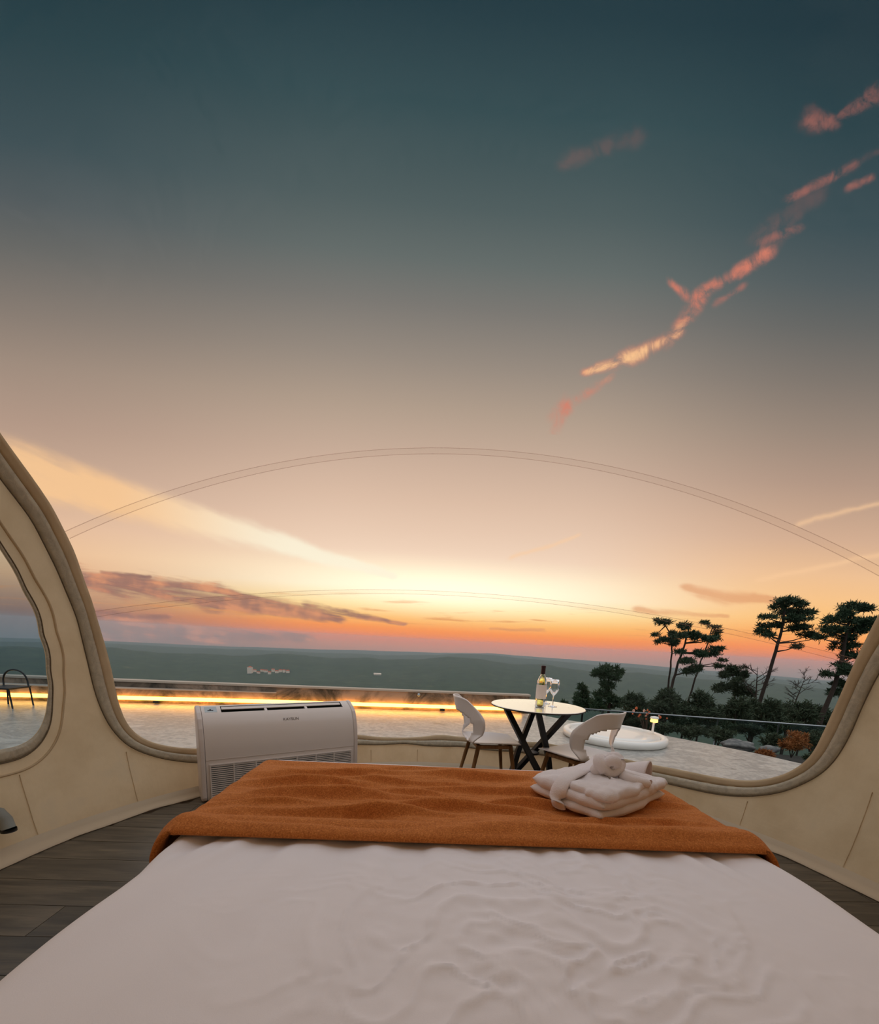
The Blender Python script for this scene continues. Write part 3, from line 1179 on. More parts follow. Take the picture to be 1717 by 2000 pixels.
# ------------------------------------------------------------------ trees and shrubs
def tufts(pads, size, n, seed, up=.5):
    """needle tufts filling ellipsoids: pads = (centre, (rx, ry, rz))"""
    r = random.Random(seed)
    vs, fs = [], []
    vol = [q[1][0] * q[1][2] for q in pads]
    tot = sum(vol)
    for (c, R), w in zip(pads, vol):
        subs = [(V((r.uniform(-.8, .8), r.uniform(-.8, .8), r.uniform(-.7, .6))), r.uniform(.18, .40)) for _ in range(11)]
        for _ in range(max(12, int(n * w / tot))):
            while True:
                q = V((r.uniform(-1, 1), r.uniform(-1, 1), r.uniform(-1, 1)))
                if q.length <= 1:
                    break
            if r.random() < .92:
                sc, sr = r.choice(subs)
                q = sc + q * sr * (1.5 if r.random() < .12 else 1.0)
            p = c + V((q.x * R[0], q.y * R[1], q.z * R[2]))
            for _k in range(3):
                d = V((r.gauss(0, 1), r.gauss(0, 1), r.gauss(up, .8))).normalized() * size * r.uniform(.7, 1.9)
                s = d.orthogonal().normalized()
                s = (Matrix.Rotation(r.uniform(0, 6.28), 3, d.normalized()) @ s) * size * .13
                o = len(vs)
                vs += [p - s * .4, p + d * .55 + s, p + d, p + d * .55 - s]
                fs += [(o, o + 1, o + 2), (o, o + 2, o + 3)]
    return vs, fs


def tree(name, label, cat, trunk, Y, pads, group=None, mat='pine', n=2600, rad=(.16, .04), size=.17, branches=True, seed=1):
    r = random.Random(seed)
    pts = [ony(x, y, Y) for x, y in trunk]
    gz = ground(pts[0].x, pts[0].y)
    foot = V((pts[0].x - .05, pts[0].y, gz - .15))
    t = thing(name, label, cat, (foot.x, foot.y, gz), group)
    path = [foot] + pts if pts[0].z > gz + .2 else pts
    fine = []
    for i in range(len(path) - 1):
        for k in range(4):
            q = path[i].lerp(path[i + 1], k / 4)
            fine.append(q + V((r.uniform(-.02, .02), r.uniform(-.02, .02), 0)))
    fine.append(path[-1])
    m = len(fine)
    mb = MB().tube(fine, [rad[0] + (rad[1] - rad[0]) * i / (m - 1) for i in range(m)], 8)
    P3 = []
    s = Y / F
    for cx, cy, rx, ry in pads:
        dy = r.uniform(-1, 1) * rx * s * .7
        c = ony(cx, cy, Y + dy)
        k = (Y + dy) / F
        P3.append((c, (rx * k, max(rx, ry) * k * .8, ry * k)))
    if branches:
        for c, R in P3:
            a = min(fine, key=lambda q: (q - V((c.x, c.y, c.z - abs(c.x - q.x) * .35))).length)
            if (c - a).length > .1:
                midp = a.lerp(c, .5) + V((0, 0, -.04 * (c - a).length))
                mb.tube([a, midp, c + V((0, 0, -R[2] * .3))], [rad[1] * 1.1 + .01, rad[1] * .8, rad[1] * .35], 5)
    mb.build('trunk', 'bark', t, smooth=True)
    vs, fs = tufts(P3, size, n, seed)
    fo = MB().add(vs, fs).build('foliage', mat, t, kind='stuff')
    return t


def build_trees():
    G = 'pines beyond the glass railing'
    tree('pine_tree', 'tall leaning pine with flat layered crown and long bare trunk', 'tree',
         [(1478, 1388), (1500, 1322), (1520, 1256), (1528, 1226), (1533, 1190), (1537, 1168)], 24,
         [(1540, 1173, 26, 7), (1524, 1184, 13, 8), (1563, 1181, 12, 6), (1545, 1197, 32, 7), (1500, 1206, 18, 4), (1582, 1196, 11, 5),
          (1552, 1210, 28, 7), (1506, 1222, 22, 6), (1489, 1233, 14, 5), (1500, 1240, 16, 4), (1560, 1226, 24, 7), (1580, 1240, 16, 6),
          (1594, 1246, 8, 5), (1556, 1263, 14, 3)], G, seed=2, n=3400, rad=(.12, .04))
    tree('pine_tree', 'broad dense pine half hidden by the canvas edge', 'tree',
         [(1606, 1395), (1632, 1335), (1645, 1282), (1655, 1232), (1663, 1188)], 22,
         [(1662, 1186, 24, 8), (1645, 1200, 18, 10), (1692, 1190, 15, 5), (1625, 1212, 12, 4), (1666, 1212, 38, 8), (1692, 1216, 22, 10),
          (1640, 1230, 28, 6), (1682, 1230, 28, 7), (1620, 1233, 16, 4), (1650, 1246, 24, 6), (1605, 1246, 9, 4), (1656, 1263, 26, 8),
          (1672, 1280, 24, 9), (1642, 1300, 16, 7), (1618, 1317, 13, 5), (1658, 1310, 24, 11), (1642, 1335, 17, 9), (1630, 1352, 14, 8)], G, seed=3, n=5200, rad=(.14, .04))
    tree('pine_tree', 'slim bare-stemmed pine with small detached crown tufts', 'tree',
         [(1302, 1372), (1309, 1310), (1312, 1275), (1312, 1244), (1300, 1222)], 27,
         [(1292, 1216, 16, 6), (1280, 1240, 8, 3), (1298, 1250, 14, 4), (1313, 1240, 7, 9), (1317, 1256, 10, 7), (1288, 1253, 8, 3)], G, seed=4, n=1100, rad=(.07, .035))
    tree('pine_tree', 'thick-crowned pine in the middle of the leaning group', 'tree',
         [(1300, 1394), (1314, 1335), (1322, 1302), (1336, 1266), (1346, 1226)], 25,
         [(1337, 1224, 12, 7), (1330, 1242, 15, 6), (1350, 1241, 18, 7), (1374, 1248, 22, 6), (1398, 1248, 9, 4), (1330, 1273, 13, 4),
          (1380, 1276, 26, 8), (1398, 1268, 13, 5), (1346, 1291, 20, 6), (1356, 1306, 18, 6), (1340, 1312, 15, 5)], G, seed=5, n=2600, rad=(.11, .04))
    tree('pine_tree', 'thin pine with a sparse wispy top', 'tree',
         [(1344, 1372), (1358, 1325), (1369, 1292), (1384, 1252), (1392, 1222)], 28,
         [(1378, 1217, 8, 5), (1395, 1225, 12, 3), (1403, 1235, 8, 5), (1398, 1242, 7, 4), (1410, 1290, 9, 3), (1402, 1300, 14, 5)], G, seed=6, n=800, rad=(.07, .03), size=.14)
    tree('pine_tree', 'rounded young pine standing alone behind the round tub', 'tree',
         [(1190, 1385), (1189, 1350), (1188, 1318)], 30,
         [(1187, 1306, 18, 9), (1168, 1316, 12, 8), (1190, 1320, 22, 9), (1207, 1316, 10, 9), (1186, 1340, 14, 12), (1180, 1362, 20, 14), (1200, 1374, 20, 12), (1170, 1380, 18, 12)],
         G, mat='pine2', seed=7, n=3600, rad=(.14, .05), size=.2)
    tree('pine_tree', 'small conical pine just behind the tabletop', 'tree',
         [(1138, 1390), (1138, 1362), (1139, 1338)], 32,
         [(1138, 1342, 8, 7), (1137, 1355, 13, 8), (1138, 1370, 17, 10), (1140, 1382, 20, 10)], G, mat='pine2', seed=8, n=1700, rad=(.1, .04), size=.2)
    tree('pine_tree', 'tiny pine tip peeping above the tabletop', 'tree', [(1103, 1392), (1103, 1374)], 34,
         [(1103, 1374, 5, 6), (1104, 1384, 10, 7)], G, mat='pine2', seed=9, n=500, rad=(.08, .03), size=.2)
    tree('leafy_tree', 'low round-headed tree between the leaning pines', 'tree', [(1434, 1385), (1434, 1345), (1432, 1318)], 26,
         [(1430, 1308, 16, 10), (1445, 1318, 16, 12), (1418, 1318, 12, 8), (1432, 1335, 24, 12), (1410, 1345, 14, 10), (1450, 1350, 18, 14)], None, mat='shrub', seed=10, n=2400, rad=(.1, .03), size=.18)
    # bare trees
    for k, (base, tip, Y, lab) in enumerate((((1475, 1385), (1480, 1302), 23, 'leafless twiggy tree beside the tall leaning pine'),
                                             ((1545, 1392), (1575, 1318), 28, 'leafless spreading tree between the two tallest pines'))):
        r = random.Random(20 + k)
        a, b = ony(*base, Y), ony(*tip, Y)
        gz = ground(a.x, a.y)
        t = thing('bare_tree', lab, 'tree', (a.x, a.y, gz))
        mb = MB()
        mb.tube([V((a.x, a.y, gz - .1)), a, a.lerp(b, .5), b], [.07, .06, .035, .008], 6)
        mb.build('trunk', 'bark', t, smooth=True)
        tw = MB()

        def twig(p, d, L, lv):
            q = p + d * L
            tw.tube([p, q], [.006 * (lv + 1), .004 * (lv + .6)], 4)
            if lv > 0:
                for _ in range(3):
                    dd = (d + V((r.gauss(0, .55), r.gauss(0, .55), r.gauss(.15, .3)))).normalized()
                    twig(p.lerp(q, r.uniform(.4, 1)), dd, L * r.uniform(.55, .8), lv - 1)
        for i in range(9):
            p = a.lerp(b, .25 + .08 * i)
            twig(p, V((r.choice((-1, 1)) * r.uniform(.4, 1), r.uniform(-.4, .4), r.uniform(.15, .7))).normalized(), .55, 3)
        tw.build('twigs', 'bark', t, kind='stuff')
    # undergrowth below the pines
    labs = ['dark bush right beside the rounded young pine', 'dark bush beyond the orange blossoms of the tub plant',
            'dark bush at the foot of the slim bare-stemmed pine', 'dark bush at the foot of the thick-crowned pine',
            'tall dark bush behind the thin wispy pine', 'dark bush between the wispy pine and the round-headed tree',
            'dark bush in front of the round-headed tree', 'dark bush between round-headed tree and leafless twiggy tree',
            'dark bush at the foot of the tall leaning pine', 'dark bush just past the trunk of the tall leaning pine',
            'dark bush under the leafless spreading tree', 'dark bush at the foot of the broad pine by the canvas edge']
    r = random.Random(31)
    for k, lab in enumerate(labs):
        x = 1236 + k * 33.5
        Y = (19.0, 22.5)[k % 2]
        yc = 1374 + r.uniform(-8, 8) + (x - 1232) * .035
        if k in (2, 4, 6):
            yc -= 14
        w, h = r.uniform(22, 27), r.uniform(22, 30)
        tree('bush', lab, 'bush', [(x, yc + 30), (x, yc)], Y,
             [(x, yc, w * .6, h * .6), (x - w * .4, yc + 10, w * .6, h * .5), (x + w * .4, yc + 8, w * .6, h * .5), (x, yc + 24, w, h * .6), (x, yc + 40, w, h * .6)],
             'dark bushes below the pines', mat='shrub', n=1500, rad=(.05, .02), size=.17, branches=False, seed=40 + k)
    # planting bed: shrubs, rocks
    spots = [(1245, 1410, 20, 9, 'low dark shrub just behind the round white tub'), (1300, 1420, 24, 10, 'low dark shrub beside the glowing post lamp'),
             (1350, 1426, 26, 14, 'dark shrub between the post lamp and the pale boulder'), (1404, 1432, 26, 14, 'dark shrub overhanging the small flat stone'),
             (1462, 1424, 30, 12, 'dark shrub spreading behind the pale boulder'), (1508, 1444, 20, 14, 'dark shrub between the rocks and the rust-orange shrub'),
             (1583, 1440, 24, 18, 'dark shrub between the rust-orange shrub and the canvas edge'), (1588, 1478, 14, 11, 'small dark shrub in the corner by the canvas edge'),
             (1550, 1418, 28, 10, 'dark shrub rising behind the rust-orange shrub')]
    for k, (x, y, w, h, lab) in enumerate(spots):
        p = onz(x, y + h, -1.02)
        s = p.y / F
        t = thing('shrub', lab, 'shrub', (p.x, p.y, -1.1), 'dark shrubs in the planting bed')
        c = p + V((0, 0, h * s))
        P3 = [(c + V((dx * w * s, 0, dz * h * s)), (w * s * .6, w * s * .6, h * s * .7)) for dx, dz in ((-.45, -.1), (.45, -.1), (0, .25), (0, -.5))]
        vs, fs = tufts(P3, .07, 900, 70 + k)
        MB().add(vs, fs).build('foliage', 'shrub', t, kind='stuff')
        mb = MB()
        for q in range(5):
            mb.tube([p + V((0, 0, -.15)), P3[q % 4][0]], [.012, .004], 4)
        mb.build('stems', 'bark', t)
    for k, (x, y, w, h, lab) in enumerate(((1548, 1446, 30, 22, 'rust-orange shrub in the planting bed beside the canvas edge'), (1492, 1474, 18, 10, 'small tawny shrub at the terrace edge by the pale rock'))):
        p = onz(x, y + h, -.98)
        s = p.y / F
        t = thing('autumn_shrub', lab, 'shrub', (p.x, p.y, -1.1))
        c = p + V((0, 0, h * s))
        P3 = [(c + V((dx * w * s, 0, dz * h * s)), (w * s * .5, w * s * .5, h * s * .6)) for dx, dz in ((-.5, -.2), (.5, -.1), (0, .35), (0, -.4))]
        vs, fs = tufts(P3, .06, 1300, 90 + k)
        MB().add(vs, fs).build('foliage', 'autumn', t, kind='stuff')
        mb = MB()
        for q in range(6):
            mb.tube([p + V((0, 0, -.15)), P3[q % 4][0]], [.012, .004], 4)
        mb.build('stems', 'bark', t)
    for x, y, w, h, lab in ((1441, 1449, 34, 12, 'pale weathered boulder at the terrace edge'), (1404, 1461, 18, 7, 'small flat stone beside the pale boulder'), (1503, 1459, 18, 8, 'dark rounded rock against the pale boulder')):
        p = onz(x, y + h * .6, -.93)
        s = p.y / F
        R = []
        for i in range(15):
            th = math.pi * i / 14
            ring = []
            for j in range(24):
                ph = 2 * math.pi * j / 24
                d = V((math.sin(th) * math.cos(ph), math.sin(th) * math.sin(ph), math.cos(th)))
                k = 1 + .28 * fbm(d.x * 1.6 + x, d.y * 1.6, d.z * 1.6, 4)
                ring.append(p + V((d.x * w * s * k, d.y * w * s * .7 * k, d.z * h * s * k)))
            R.append(ring)
        o = MB().grid(R, closed_v=True).build('boulder', 'rock', smooth=True)
        tag(o, lab, 'rock')


build_trees()


# ------------------------------------------------------------------ round tub, lamp, flowers, terrace chair
def build_outside_things():
    c = onz(1198, 1433, TZ)
    n, fz = onz(1225, 1457, TZ), onz(1172, 1417, TZ + .16)
    l, r = onz(1099, 1421, TZ + .1), onz(1300, 1445, TZ + .1)
    R = (r - l).length / 2
    c = V(((l.x + r.x) / 2, (n.y + fz.y) / 2, TZ))
    tub = thing('round_tub', 'low round white tub with a flat pale cover set on the terrace', 'tub', c)
    MB().lathe([(R - .04, 0), (R, .02), (R + .015, .10), (R, .155), (R - .05, .17), (R - .12, .165), (R - .14, .13), (R - .14, .02)], c, 72, caps=False).build('rim', 'tub', tub, smooth=True)
    MB().lathe([(0, .142), (R * .5, .142), (R - .15, .136), (R - .16, .06), (0, .06)], c, 72).build('cover', 'tub', tub, smooth=True)
    # lamp on the rim
    p = onz(1274, 1432, TZ + .165)
    s = p.y / F
    dcen = V((p.x - c.x, p.y - c.y, 0))
    if dcen.length > R - .06:
        p = c + dcen.normalized() * (R - .07) + V((0, 0, .165))
    h = 22 * s
    lamp = thing('garden_lamp', 'small white post lamp glowing on the tub rim', 'lamp', p)
    MB().lathe([(0, 0), (.045, 0), (.04, .02), (.026, .05), (.022, h), (.03, h + .01), (0, h + .012)], p, 14).build('post', 'tub', lamp, smooth=True)
    MB().lathe([(0, h + .012), (.075, h + .012), (.085, h + .03), (.075, h + .085), (0, h + .09)], p, 18).build('lamp_glass', 'glow', lamp, smooth=True)
    MB().lathe([(0, h + .09), (.10, h + .095), (.085, h + .135), (.03, h + .15), (0, h + .15)], p, 18).build('cap', 'tub', lamp, smooth=True)
    # flowering twigs behind the lamp
    q = p + V((.12, .46, -.165))
    fl = thing('flowering_plant', 'sparse plant with orange blossoms behind the glowing post lamp', 'plant', V((q.x, q.y, TZ)))
    st = MB()
    rr = random.Random(5)
    heads = [(1238, 1388), (1243, 1383), (1250, 1396), (1258, 1388), (1265, 1387), (1248, 1399), (1261, 1398), (1264, 1395), (1262, 1404), (1287, 1398), (1290, 1401), (1303, 1403),
             (1279, 1412), (1268, 1391), (1236, 1394)]
    for k, (x, y) in enumerate(heads):
        b = ony(x, y, q.y + rr.uniform(-.1, .15))
        st.tube([V((q.x, q.y, TZ)), V((q.x, q.y, TZ)).lerp(b, .5) + V((0, 0, .12)), b], [.006, .004, .003], 4)
        pts = []
        for i in range(5):
            th = 2 * math.pi * i / 5
            pts.append((math.cos(th), math.sin(th)))
        sz = rr.uniform(.018, .034)
        mb = MB()
        for i, (cx, cz) in enumerate(pts):
            mb.lathe([(0, -sz * .5), (sz * .55, 0), (0, sz * .5)], b + V((cx * sz * .7, rr.uniform(-.01, .01), cz * sz * .7)), 6)
        mb.build('blossom', 'blossom' if k % 3 else 'blossom2', fl, smooth=True)
    st.build('stems', 'bark', fl)
    # dark metal chair on the terrace seen through the porthole
    a = onz(22, 1384, TZ)
    ch = thing('terrace_chair', 'dark tubular terrace chair behind the bluish porthole', 'chair', (a.x, a.y, TZ))
    s = a.y / F
    w, d_, hs, hb = .5, .5, .42, .8
    for sx in (0, -1):
        for sy in (0, 1):
            x_, y_ = a.x + sx * w, a.y + sy * d_
            MB().tube([V((x_ + .03 * (1 if sx == 0 else -1), y_, TZ)), V((x_, y_, TZ + hs))], .016, 8).build('leg', 'black', ch, smooth=True)
    MB().box((a.x - w - .02, a.y - .02, TZ + hs), (a.x + .02, a.y + d_ + .02, TZ + hs + .03)).build('seat', 'black', ch)
    arc = []
    for k in range(13):
        th = math.pi * k / 12
        arc.append(V((a.x - w / 2 + math.cos(th) * w * .55, a.y + d_ * .9, TZ + hs + .02 + math.sin(th) ** .7 * (hb - hs))))
    MB().tube(arc, .018, 8).build('back_hoop', 'black', ch, smooth=True)


build_outside_things()


# ------------------------------------------------------------------ bed, sheet, blanket
BX0, BX1, BY0, BY1, BZ = -.72, 1.13, -.12, 2.02, .572


def wrinkle_sheet(x, y):
    """height of the creases in the sheet at bed position x, y"""
    z = 0.0
    # long folds fanning from the blanket towards the head end
    cx = .22
    ang = (x - cx) / max(.35, 2.6 - y)
    f = .0
    f += .0075 * math.sin(46 * ang + 2.2 * fbm(x * 1.3, y * .7, 2.0, 2)) * (0.35 + .65 * max(0, fbm(x * 2.1, y * .5, 7.0, 2) + .35))
    f += .0055 * math.sin(110 * ang + 3 * fbm(x * 2, y, 5, 2)) * max(0, 1 - abs(y - 1.12) / .22) * max(0, .4 + fbm(x * 3, y, 11, 2))
    z += f * min(1, max(0, 1 - (y - 1.3) / .4))
    # crumpled middle
    d = math.exp(-(((x - .28) / .46) ** 2 + ((y - .76) / .36) ** 2))
    a = fbm(x * 6 + 1.9 * fbm(x * 3, y * 3, 1, 2), y * 8 + 1.9 * fbm(x * 3, y * 3, 8, 2), 0.0, 3)
    rdg = 1 - abs(a) * 2.4
    z += d * (.010 * max(0, rdg) ** 2.4 + .005 * fbm(x * 13, y * 15, 3, 3))
    z += .004 * fbm(x * 1.4, y * 1.2, 4, 2)
    return z


def drape(x0, x1, y0, y1, z, r, dx, dyf, dyb, nx, ny, hfun, side_wave=0.0):
    """a cloth over a box top: extends dx over both long sides, dyf / dyb over the ends; returns rows of points"""
    P = []
    cx, cy = (x0 + x1) / 2, (y0 + y1) / 2
    ax, ay = (x1 - x0) / 2 - r, (y1 - y0) / 2 - r
    for i in range(nx + 1):
        sx = -(ax + dx) + 2 * (ax + dx) * i / nx
        row = []
        for j in range(ny + 1):
            sy = -(ay + dyf) + (2 * ay + dyf + dyb) * j / ny
            ex = max(0.0, abs(sx) - ax)
            ey = max(0.0, abs(sy) - ay)
            e = math.hypot(ex, ey)
            bx = max(-ax, min(ax, sx))
            by = max(-ay, min(ay, sy))
            if e > 0:
                ux, uy = math.copysign(ex, sx) / e, math.copysign(ey, sy) / e
                if e < r * math.pi / 2:
                    th = e / r
                    off, drop = r * math.sin(th), r * (1 - math.cos(th))
                else:
                    off, drop = r, r + e - r * math.pi / 2
                    off += side_wave * (drop - r) * fbm((cy + sy) * 5, (cx + sx) * 1.0, 3, 2)
            else:
                ux = uy = off = drop = 0.0
            X, Y = cx + bx + ux * off, cy + by + uy * off
            top = max(0.0, 1 - drop / (r * 1.2))
            hh = hfun(cx + sx, cy + sy)
            row.append(V((X + ux * hh * (1 - top), Y + uy * hh * (1 - top), z - drop + hh * top)))
        P.append(row)
    return P


def build_bed():
    cx, cy = (BX0 + BX1) / 2, (BY0 + BY1) / 2
    bed = thing('bed', 'large double bed with upholstered base under the white sheet', 'bed', (cx, cy, 0))
    o = MB().box((BX0 + .03, BY0 + .03, .10), (BX1 - .03, BY1 - .03, .33)).build('bed_base', 'bedbase', bed)
    mod_bevel(o, .02, 2)
    o = MB().box((BX0 + .02, BY0 + .02, .332), (BX1 - .02, BY1 - .02, BZ - .022)).build('mattress', 'mattress', bed)
    mod_bevel(o, .05, 3)
    for x in (BX0 + .12, BX1 - .12):
        for y in (BY0 + .12, BY1 - .12):
            MB().lathe([(0, 0), (.025, 0), (.03, .1), (0, .1)], (x, y, 0), 14).build('leg', 'black', bed, smooth=True)
    P = drape(BX0, BX1, BY0, BY1, BZ, .05, .28, .28, .28, 300, 360, wrinkle_sheet)
    o = MB().grid(P).build('bed_sheet', 'sheet', smooth=True)
    tag(o, 'creased white cotton sheet stretched over the bed', 'sheet')
    mod_solid(o, .004, -1)


build_bed()
KY0, KY1 = 1.165, 1.915


RIDGES = [(-.30, 1.75, .10, .020, .22, .016), (-.05, 1.83, -.06, .016, .25, .012), (.32, 1.78, -.05, .022, .28, .016), (-.42, 1.60, .12, .020, .20, .018),
          (-.10, 1.655, .08, .016, .24, .014), (.28, 1.60, .04, .020, .22, .014), (-.30, 1.47, .06, .022, .26, .018), (.10, 1.395, -.10, .022, .26, .022),
          (.42, 1.45, -.04, .018, .20, .014), (-.45, 1.36, .03, .018, .20, .014), (.72, 1.30, -.06, .022, .30, .016), (-.15, 1.30, .02, .018, .30, .014),
          (.95, 1.52, -.1, .02, .12, .012), (.0, 1.54, .05, .015, .16, .010)]


def blanket_h(x, y):
    f = y - KY0
    b = KY1 - y
    roll = .030 * math.exp(-((f - .055) / .055) ** 2)
    w = .022 * fbm(x * 1.5 + .8 * y, y * 9.5, 1.0, 3) + .024 * math.sin(y * 30 + 2.2 * fbm(x * 1.1, y * 1.5, 4, 2) + x * .9) * max(0, .25 + fbm(x * 1.6, y * 1.2, 9, 2))
    w += .010 * fbm(x * 4.5, y * 11, 6.0, 3)
    q = abs(x - (BX0 + BX1) / 2 + .012)
    w *= min(1, max(0, f / .05)) * min(1, max(0, b / .16)) * min(1, max(.12, (.93 - q) / .16))
    for xc, yc, sl, sg, ex, am in RIDGES:
        dx = x - xc
        w += 2.1 * am * math.exp(-(dx / ex) ** 2 - ((y - yc - sl * dx - .02 * fbm(x * 3, yc * 9, 2.0, 2)) / sg) ** 2) * min(1, max(0, b / .12))
    # a hollow in the middle of the blanket
    w -= .020 * math.exp(-(((x + .04) / .16) ** 2 + ((y - 1.46) / .05) ** 2))
    w += .014 * math.exp(-(((x + .02) / .25) ** 2 + ((y - 1.40) / .04) ** 2))
    return max(w + .006, -.004) + roll + .004 + .008 * min(1, b / .5)


def build_blanket():
    r = .058
    ax = (BX1 - BX0) / 2 + .020
    cx = (BX0 + BX1) / 2 - .012
    x0, x1 = cx - ax, cx + ax
    nx, ny = 300, 190
    # rows across the blanket; at the front edge it is folded under
    P = drape(x0, x1, KY0 - r, KY1 + r, BZ + .008, r, .40, 0, 0, nx, ny, lambda x, y: blanket_h(x, y), .25)
    for row in P:
        a = row[0]
        b = row[1]
        # rounded folded edge: extra points that turn down and back under
        nrm = V((0, 0, 1)) if abs(a.x - cx) < ax - r * .5 else V((math.copysign(1, a.x - cx), 0, 0))
        if abs(nrm.z) > .5:
            t = min(1.0, max(0.0, (ax - r * .0 - abs(a.x - cx)) / r))
            nrm = V((math.copysign(1 - t, a.x - cx), 0, t)).normalized()
        h = .024
        k1 = a + V((0, -.014, 0)) - nrm * h * .30
        k2 = a + V((0, -.018, 0)) - nrm * h * .75
        k3 = a + V((0, -.006, 0)) - nrm * h * 1.12
        k4 = a + V((0, .05, 0)) - nrm * h * .9
        row[:0] = [k4, k3, k2, k1]
    o = MB().grid(P).build('blanket', 'wool', smooth=True)
    tag(o, 'mustard brown wool throw folded across the foot of the bed', 'blanket')
    mod_solid(o, .006, -1)


build_blanket()


# ------------------------------------------------------------------ folded bathrobe and slipper
RZ = BZ + .03


def robe_top(s, t, k):
    """pillow profile of a folded cloth layer, s,t in -1..1"""
    e = (1 - abs(s) ** 4) * (1 - abs(t) ** 4)
    return max(0.0, e) ** .36


RC = [onz(1030, 1532, RZ + .03), onz(1176, 1604, RZ + .02), onz(1306, 1547, RZ + .03), onz(1160, 1503, RZ + .04)]   # left, front, right, back corner


def robe_at(s, t):
    """s: 0 left..1 along the front-right direction, t: 0 front edge(L-F) .. 1 back edge"""
    L, Fp, R, B = RC
    return (L * (1 - s) + Fp * s) * (1 - t) + (B * (1 - s) + R * s) * t


def robe_layer(s0, s1, t0, t1, z0, z1, seed, lump=.006, ns=44, nt=44):
    """closed puffy layer between z0 and z1 over the robe's footprint"""
    topP, botP = [], []
    for i in range(ns + 1):
        a = -1 + 2 * i / ns
        rt, rb = [], []
        for j in range(nt + 1):
            b = -1 + 2 * j / nt
            # round the corners of the square
            ca, cb = a * math.sqrt(1 - b * b * .16), b * math.sqrt(1 - a * a * .16)
            wob = .07 * fbm(a * 2.2 + seed, b * 2.2, seed * 1.7, 2)
            p = robe_at(s0 + (s1 - s0) * (ca * .5 + .5) + wob * .4, t0 + (t1 - t0) * (cb * .5 + .5) + wob * .4)
            h = robe_top(a, b, 0)
            zt = z0 + (z1 - z0) * (.5 + .5 * h) + lump * h * fbm(p.x * 11 + seed, p.y * 11, seed, 3)
            zb = z0 + (z1 - z0) * (.5 - .5 * h)
            rt.append(V((p.x, p.y, zt)))
            rb.append(V((p.x, p.y, zb)))
        topP.append(rt)
        botP.append(rb)
    mb = MB()
    mb.grid(topP)
    mb.grid([r[::-1] for r in botP])
    return mb


